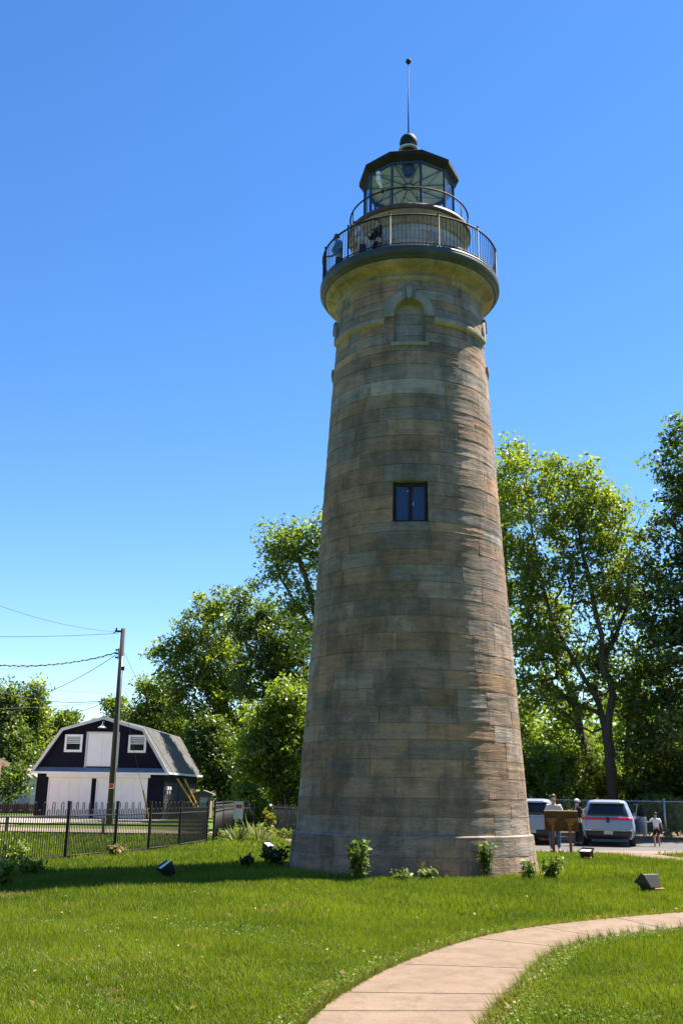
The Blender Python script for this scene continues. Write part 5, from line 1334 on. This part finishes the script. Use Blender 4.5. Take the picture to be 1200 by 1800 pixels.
for (px, Y, el, lm, lab) in [
        (62, 92, [(62, 1225, 24, 28, 0), (55, 1275, 40, 45, 0), (70, 1330, 45, 50, 0)], 'leaf_yellow', 'tall yellow-tinged tree with the highest top left of the garage'),
        (15, 88, [(12, 1230, 26, 36, 0), (5, 1290, 45, 60, 0), (25, 1340, 40, 50, 0)], 'leaf_dark', 'dark bushy tree above the pale house eave'),
        (110, 96, [(112, 1270, 26, 24, 0), (100, 1310, 35, 40, 0), (125, 1330, 28, 40, 0)], 'leaf_mid', 'ragged yellow-green tree right next to the garage roof edge'),
        (-40, 90, [(-40, 1240, 45, 50, 0), (-40, 1320, 50, 60, 0)], 'leaf_mid', 'green tree behind the pale house'),
        (205, 110, [(203, 1240, 20, 18, 0), (215, 1275, 32, 30, 0), (190, 1290, 30, 26, 0)], 'leaf_bright', 'small sparse tree just visible above the garage ridge behind the pole')]:
    tree_px('far_tree', lab, px, Y, el, [[(px, HB, 0), (px+1, 1340, 0), (px, el[0][1], 0)]], nclump=260, per=42, lsize=0.196, leafm=lm, crad=1.0, rtip=0.024, group=GF, rmax=0.3, bare=0.08)
for (px, Y, w_, lab) in [(15, 80, 40, 'dark hedge bush below the far left trees'), (-35, 78, 40, 'dark hedge bush behind the pale house')]:
    tree_px('shrub', lab, px, Y, [(px, 1375, w_, 35, 0)], [[(px, 1420, 0), (px, 1400, 0), (px, 1360, 0)]], nclump=60, per=47, lsize=0.175, leafm='leaf_dark', crad=0.8, rtip=0.012, group='hedge left of the garage', cat='shrub', rmax=0.06)

# far woodland ahead; nearer, taller ring added out of view to cut sky fill
def woodland():
    n = 200; ang = np.linspace(-PI, PI, n, endpoint=False); C = []
    for a in ang:
        fr_ = abs(a) < R(62); r_ = rng.uniform(118, 150) if fr_ else rng.uniform(42, 60); hh = (rng.uniform(11, 16) if -0.05 < a < 0.5 else rng.uniform(7, 10)) if fr_ else rng.uniform(17, 24)
        for _ in range(48 if fr_ else 34):
            C.append((r_*math.sin(a)+rng.normal()*3.2, r_*math.cos(a)+rng.normal()*3, rng.uniform(0.3, 1)*hh))
    C = np.array(C); per = 26; idx = np.repeat(np.arange(len(C)), per); off = rng.normal(size=(len(idx), 3))*1.0
    cen = C[idx]+off; cen[:, 2] = np.maximum(cen[:, 2], 0.2); lv = leaf_quads(cen, 0.55); N_ = len(cen)
    tn = np.clip(rng.uniform(0, 0.7, len(C))[idx]+rng.uniform(0, 0.3, N_), 0, 1)
    o = np_mesh('woodland', lv, np.full(N_, 4), np.arange(N_*4), M['leaf_mid'], np.repeat(tn, 4)[:, None].repeat(3, 1))
    tag(o, 'far-off green woodland ahead, with a nearer unseen ring added to dim the sky light', 'woodland', None, 'stuff')
woodland()

# --- small plants
def weed(label, px, py, h, rad, nst, leaf, col=((0.05, 0.10, 0.015), (0.13, 0.20, 0.03)), bladed=False, name='weed', dens=9, group='weeds at the foot of the tower', cat='plant', z0=0.0, top=0.25):
    g = gnd(px, py); t = thing(name, label, cat, (g.x, g.y, 0), 0, group)
    st = MB(); st.cur = (0.09, 0.13, 0.035, 1); cen = []; tips = []
    for i in range(nst):
        a = rng.uniform(0, 2*PI); r_ = rad*rng.uniform(0.2, 1.0); hh = h*rng.uniform(0.6, 1.05)
        p0 = Vector((math.cos(a)*r_*0.35, math.sin(a)*r_*0.35, 0)); p2 = Vector((math.cos(a)*r_, math.sin(a)*r_, hh)); p1 = (p0+p2)/2+Vector((0, 0, 0.1*hh))
        st.tube([p0, p1, p2], [0.008, 0.006, 0.003], 5, False)
        for k in range(dens):
            f = rng.uniform(top, 1.05); q = p0.lerp(p1, f*2) if f < 0.5 else p1.lerp(p2, f*2-1)
            cen.append((q.x+rng.normal()*leaf*0.7, q.y+rng.normal()*leaf*0.7, max(0.02, q.z+rng.normal()*leaf*0.4)))
    st.build('stems', M['weed'], t)
    cen = np.array(cen); lv = leaf_quads(cen, leaf, 0.5, 1.6); n = len(cen); f = rng.uniform(0, 1, n)[:, None]
    c = np.array(col[0])*(1-f)+np.array(col[1])*f
    np_mesh('leaves', lv, np.full(n, 4), np.arange(n*4), M['weed'], np.repeat(c, 4, 0), t)
    return t
weed('tall leafy weed against the shaded tower base', 632, 1551, 0.78, 0.26, 16, 0.085, dens=13)
weed('low spreading dark weed between the tall weed and the pale bush', 708, 1552, 0.26, 0.24, 12, 0.06, dens=8)
weed('small rounded pale green bush in front of the tower', 748, 1552, 0.30, 0.15, 14, 0.065, ((0.09, 0.16, 0.02), (0.18, 0.26, 0.04)), dens=10)
weed('feathery upright weed against the sunlit plinth', 856, 1546, 0.74, 0.20, 26, 0.050, ((0.06, 0.11, 0.015), (0.13, 0.20, 0.03)), dens=16)
weed('narrow broad-leaved weed at the sunlit corner of the plinth', 929, 1550, 0.46, 0.14, 8, 0.08, ((0.05, 0.10, 0.015), (0.14, 0.22, 0.04)), dens=10)
weed('bushy bright weed just past the sunlit corner of the plinth', 970, 1548, 0.48, 0.26, 22, 0.07, ((0.07, 0.13, 0.015), (0.17, 0.25, 0.04)), dens=11)
weed('dark low bush at the shaded end of the plinth', 484, 1524, 0.42, 0.42, 26, 0.085, ((0.02, 0.045, 0.012), (0.05, 0.09, 0.02)), dens=10, name='bush')
weed('small dark upright shrub alone at the edge of the tower shadow', 434, 1528, 0.34, 0.16, 12, 0.07, ((0.015, 0.04, 0.012), (0.045, 0.08, 0.02)), dens=9, name='bush')
for k, (px, py, lab, h, rd) in enumerate([(8, 1560, 'pale leafy weed clump in front of the nearest fence post', 0.42, 0.34), (45, 1540, 'dark weed clump growing through the foot of the fence', 0.32, 0.4), (20, 1520, 'mid green weed thicket behind the fence pickets', 0.55, 0.5), (205, 1508, 'dry weed tuft around the foot of the third fence post', 0.30, 0.25)]):
    weed(lab, px, py, h, rd, 26, 0.075, ((0.09, 0.16, 0.02), (0.20, 0.28, 0.045)) if k != 3 else ((0.16, 0.13, 0.06), (0.22, 0.19, 0.08)), dens=10, group='weeds along the fence')
def yucca(label, px, py, h, n, col):
    g = gnd(px, py); t = thing('spiky_plant', label, 'plant', (g.x, g.y, 0), 0, 'spiky plants near the fence corner'); vs = []; fs = []; tn = []
    for i in range(n):
        a = rng.uniform(0, 2*PI); el = rng.uniform(0.35, 1.3); L_ = h*rng.uniform(0.6, 1.1); w_ = 0.03*rng.uniform(0.8, 1.3); r0 = rng.uniform(0, 0.25)
        o = np.array([math.cos(a)*r0, math.sin(a)*r0, 0.0]); d = np.array([math.cos(a)*math.cos(el), math.sin(a)*math.cos(el), math.sin(el)]); s = np.array([-math.sin(a), math.cos(a), 0])*w_
        m_ = o+d*L_*0.6; e = o+d*L_+np.array([0, 0, -0.25*L_*(1-math.sin(el))]); b = len(vs)
        vs += [o-s*0.7, o+s*0.7, m_+s, m_-s, e]; fs += [(b, b+1, b+2, b+3), (b+3, b+2, b+4)]
        c = np.array(col[0])+(np.array(col[1])-np.array(col[0]))*rng.uniform(); tn += [c]*5
    sizes = [len(f) for f in fs]; np_mesh('leaves', np.array(vs), sizes, [k for f in fs for k in f], M['weed'], np.array(tn), t)
yucca('dark green spiky plant clump nearest the fence corner', 418, 1482, 0.80, 60, ((0.04, 0.07, 0.025), (0.11, 0.15, 0.05)))
yucca('pale spiky plant clump with straw-coloured leaves by the pink path', 458, 1480, 0.75, 44, ((0.07, 0.11, 0.04), (0.26, 0.25, 0.14)))
yucca('tall pale spear-leaved plant in the dark gap before the boards', 445, 1470, 0.95, 24, ((0.08, 0.12, 0.04), (0.22, 0.25, 0.12)))
weed('yellow-leaved vine climbing the dark gap beside the grey boards', 474, 1470, 1.25, 0.22, 10, 0.12, ((0.12, 0.15, 0.02), (0.26, 0.24, 0.03)), dens=10, group='plants near the fence corner', name='vine')
weed('low pale groundcover in front of the grey boards', 490, 1474, 0.35, 0.8, 30, 0.11, ((0.10, 0.14, 0.02), (0.20, 0.24, 0.04)), dens=7, group='plants near the fence corner', name='groundcover')
weed('bright grassy clump at the foot of the black fence corner', 395, 1476, 0.4, 0.7, 34, 0.10, ((0.09, 0.14, 0.02), (0.18, 0.24, 0.04)), dens=7, group='plants near the fence corner', name='groundcover')

# ------------------------------------------------------------------ GRASS
def grass():
    vs_all, idx_all, size_all, tn_all = [], [], [], []; base = 0
    dry = []
    for (px, py, r_) in [(250, 1722, 0.11), (195, 1748, 0.13), (262, 1740, 0.09), (125, 1696, 0.14), (205, 1695, 0.12), (245, 1688, 0.13), (350, 1668, 0.16), (118, 1596, 0.25), (20, 1574, 0.45), (475, 1604, 0.2), (510, 1597, 0.2), (400, 1613, 0.2), (340, 1640, 0.15), (815, 1643, 0.12), (610, 1760, 0.10), (330, 1720, 0.10), (640, 1500, 0.6), (210, 1763, 0.10), (145, 1790, 0.12), (1165, 1748, 0.12), (1030, 1722, 0.08), (390, 1732, 0.1), (570, 1730, 0.12), (845, 1600, 0.15), (85, 1608, 0.15)]:
        g = gnd(px, py); dry.append((g.x, g.y, r_))
    dry = np.array(dry)
    def zone(y0, y1, dens, w_, h_, seg, half=0.50):
        nonlocal base
        area = half*(y1*y1-y0*y0); n = int(area*dens)
        y = np.sqrt(rng.uniform(y0*y0, y1*y1, n)); x = y*rng.uniform(-half, half, n)
        # patchiness
        P_ = np.sin(x*1.3+2*np.sin(y*0.7))*np.sin(y*1.1+1.7*np.sin(x*0.9))*0.5+0.5
        P2 = np.sin(x*4.1+1.3*np.sin(y*3.3))*np.sin(y*3.7+np.sin(x*2.9))*0.5+0.5
        d = np.full(n, 9.0); wloc = np.full(n, 1.0)
        for c, ww in zip(PATH_C, PATH_W):
            dd = np.hypot(x-c[0], y-c[1]); m = dd < d; d[m] = dd[m]; wloc[m] = ww
        # lateral distance: use fine resampling of path centre
        keep = d > wloc*0.985-np.abs(rng.normal(size=n))*0.03*(rng.uniform(size=n) < 0.5)
        rr_ = np.hypot(x-TX, y-TY); keep &= (rr_ > 2.99) & ((rr_ > 3.3+0.12*np.sin(x*5+y*3)) | (rng.uniform(size=n) < 0.25))
        keep &= ~((y > 33.4) & (x > 4.3)) & ~((y > 35.5) & (x > -1)) & ~((x > 8.0) & (y > 21) & (np.abs((x-9.4)-(33.0-y)*0.30) < 0.95) & (y > 24))
        keep &= ~((y > 42.0) & (x < -4.6)) & ~((y > 30.3) & (y < 41.5) & (np.abs(x-(0.7-(y-30.6)*0.235)) < 0.6))
        x, y, P_, P2, d, wloc = x[keep], y[keep], P_[keep], P2[keep], d[keep], wloc[keep]; n = len(x)
        edge = np.clip((d-wloc)/0.35, 0, 1)
        h = h_*rng.uniform(0.45, 1.3, n)*(0.55+0.5*P_+0.35*P2)*(0.55+0.45*edge); w = w_*rng.uniform(0.7, 1.3, n)
        a = rng.uniform(0, 2*PI, n); ln = rng.uniform(0.1, 0.75, n)*h; b_ = rng.uniform(0, 2*PI, n)
        P3 = np.sin(x*0.55+1.9*np.sin(y*0.41+1))*np.sin(y*0.5+1.3*np.sin(x*0.37))*0.5+0.5
        f = np.clip(-0.12+0.45*P_+0.30*P2+0.45*P3+rng.uniform(-0.3, 0.3, n), 0, 1)[:, None]
        col = np.array([0.060, 0.120, 0.005])*(1-f)+np.array([0.190, 0.258, 0.013])*f
        el_ = ((edge < 0.75) & (rng.uniform(size=n) < 0.5)); col[el_] = np.array([0.20, 0.25, 0.03])*rng.uniform(0.7, 1.15, (el_.sum(), 1))
        lawn = rng.uniform(size=n) < 0.045; col[lawn] = np.array([0.26, 0.21, 0.09])*rng.uniform(0.7, 1.1, (lawn.sum(), 1))
        fr_ = ((d-wloc) < 0.10) & (rng.uniform(size=n) < 0.45); col[fr_] = np.array([0.30, 0.235, 0.12])*rng.uniform(0.7, 1.15, (fr_.sum(), 1))
        for (cx, cy, r_) in dry:
            dd = np.hypot((x-cx)*1.0, (y-cy)*0.8)+rng.normal(size=n)*r_*0.3; m = (dd < r_) & (rng.uniform(size=n) < 0.8)
            col[m] = np.array([0.34, 0.24, 0.11])*rng.uniform(0.6, 1.15, (m.sum(), 1)); h[m] *= 0.55
        dx, dy = np.cos(a)*w/2, np.sin(a)*w/2; lx, ly = np.cos(b_)*ln, np.sin(b_)*ln; z = np.zeros(n)
        if seg == 2:
            v = np.stack([np.stack([x-dx, y-dy, z], 1), np.stack([x+dx, y+dy, z], 1), np.stack([x+dx*.8+lx*.35, y+dy*.8+ly*.35, h*.6], 1), np.stack([x-dx*.8+lx*.35, y-dy*.8+ly*.35, h*.6], 1), np.stack([x+lx, y+ly, h*np.sqrt(np.clip(1-0.4*(ln/h)**2, .2, 1))], 1)], 1)
            k = np.arange(n)[:, None]*5+base; fi = np.concatenate([k, k+1, k+2, k+3, k+3, k+2, k+4], 1).ravel(); sz = np.tile([4, 3], n); m = 5
        else:
            v = np.stack([np.stack([x-dx, y-dy, z], 1), np.stack([x+dx, y+dy, z], 1), np.stack([x+lx, y+ly, h], 1)], 1)
            k = np.arange(n)[:, None]*3+base; fi = np.concatenate([k, k+1, k+2], 1).ravel(); sz = np.full(n, 3); m = 3
        vs_all.append(v.reshape(-1, 3)); idx_all.append(fi); size_all.append(sz); tn_all.append(np.repeat(col, m, 0)); base += n*m
    zone(5.0, 11.0, 7500, 0.0065, 0.075, 2, 0.72)
    zone(11.0, 15.0, 4200, 0.009, 0.08, 1, 0.68)
    zone(15.0, 22.0, 1700, 0.015, 0.10, 1, 0.60)
    zone(22.0, 33.0, 650, 0.026, 0.12, 1)
    zone(33.0, 50.0, 160, 0.05, 0.14, 1)
    # ragged blades leaning over both path edges
    for line, sgn in ((pl, 1), (pr, -1)):
        n = 9000; t = rng.uniform(10, 80, n); i = t.astype(int); fr = (t-i)[:, None]; P = line[i]*(1-fr)+line[np.minimum(i+1, len(line)-1)]*fr
        o_ = (pl-pr)[i]; o_ = o_/np.linalg.norm(o_, axis=1, keepdims=True)*sgn; clump = np.clip(np.sin(t*3.1)+np.sin(t*7.7+1)+0.6, 0.12, 2)*0.5
        P = P+o_*np.abs(rng.normal(size=n))[:, None]*0.05; h = rng.uniform(0.03, 0.13, n)*(0.35+clump); a = rng.uniform(0, 2*PI, n); wd = 0.004
        ln = -o_*(h*rng.uniform(0.1, 0.9, n))[:, None]+rng.normal(size=(n, 2))*0.015; dx = np.stack([np.cos(a), np.sin(a)], 1)*wd; z = np.full(n, 0.004)
        v = np.stack([np.column_stack([P-dx, z]), np.column_stack([P+dx, z]), np.column_stack([P+ln, h])], 1).reshape(-1, 3)
        g_ = rng.uniform(0, 1, n)[:, None]; col = np.array([0.055, 0.115, 0.006])*(1-g_)+np.array([0.19, 0.25, 0.02])*g_
        dr = rng.uniform(size=n) < 0.22; col[dr] = np.array([0.28, 0.22, 0.11])
        vs_all.append(v); idx_all.append(np.arange(n*3)+base); size_all.append(np.full(n, 3)); tn_all.append(np.repeat(col, 3, 0)); base += n*3
    # clover and small low leaves in patches, a few pale flower heads and dry scraps
    def scraps(y0, y1, n, size, zr, c0, c1, thr, upd):
        nonlocal base
        y = np.sqrt(rng.uniform(y0*y0, y1*y1, n)); x = y*rng.uniform(-0.5, 0.5, n)
        f = np.sin(x*0.9+1.5*np.sin(y*0.8+2))*np.sin(y*0.85+1.2*np.sin(x*0.7))*0.5+0.5+0.25*np.sin(x*3.1+y*2.3)
        d = np.full(n, 9.0)
        for c, ww in zip(PATH_C, PATH_W): d = np.minimum(d, np.hypot(x-c[0], y-c[1])-ww)
        k = (d > 0.01) & ((f > thr) | (d < 0.30)) & (np.hypot(x-TX, y-TY) > 3.1); x, y = x[k], y[k]; n = len(x)
        v = leaf_quads(np.stack([x, y, rng.uniform(*zr, n)], 1), size, upd, 1.1); fi = np.arange(n*4)+base; base += n*4
        ff = rng.uniform(0, 1, n)[:, None]; col = np.array(c0)*(1-ff)+np.array(c1)*ff
        vs_all.append(v); idx_all.append(fi); size_all.append(np.full(n, 4)); tn_all.append(np.repeat(col, 4, 0))
    scraps(6, 14, 80000, 0.017, (0.02, 0.060), (0.07, 0.14, 0.015), (0.16, 0.24, 0.03), 0.68, 0.9)
    scraps(6, 16, 110, 0.026, (0.05, 0.085), (0.55, 0.55, 0.45), (0.7, 0.7, 0.6), 0.55, 1.0)
    scraps(6, 20, 520, 0.04, (0.04, 0.08), (0.16, 0.10, 0.05), (0.36, 0.26, 0.13), 0.35, 1.0)
    o = np_mesh('grass', np.vstack(vs_all), np.concatenate(size_all), np.concatenate(idx_all), M['grass'], np.vstack(tn_all))
    tag(o, 'long green lawn grass with small dry patches', 'grass', None, 'stuff')
grass()
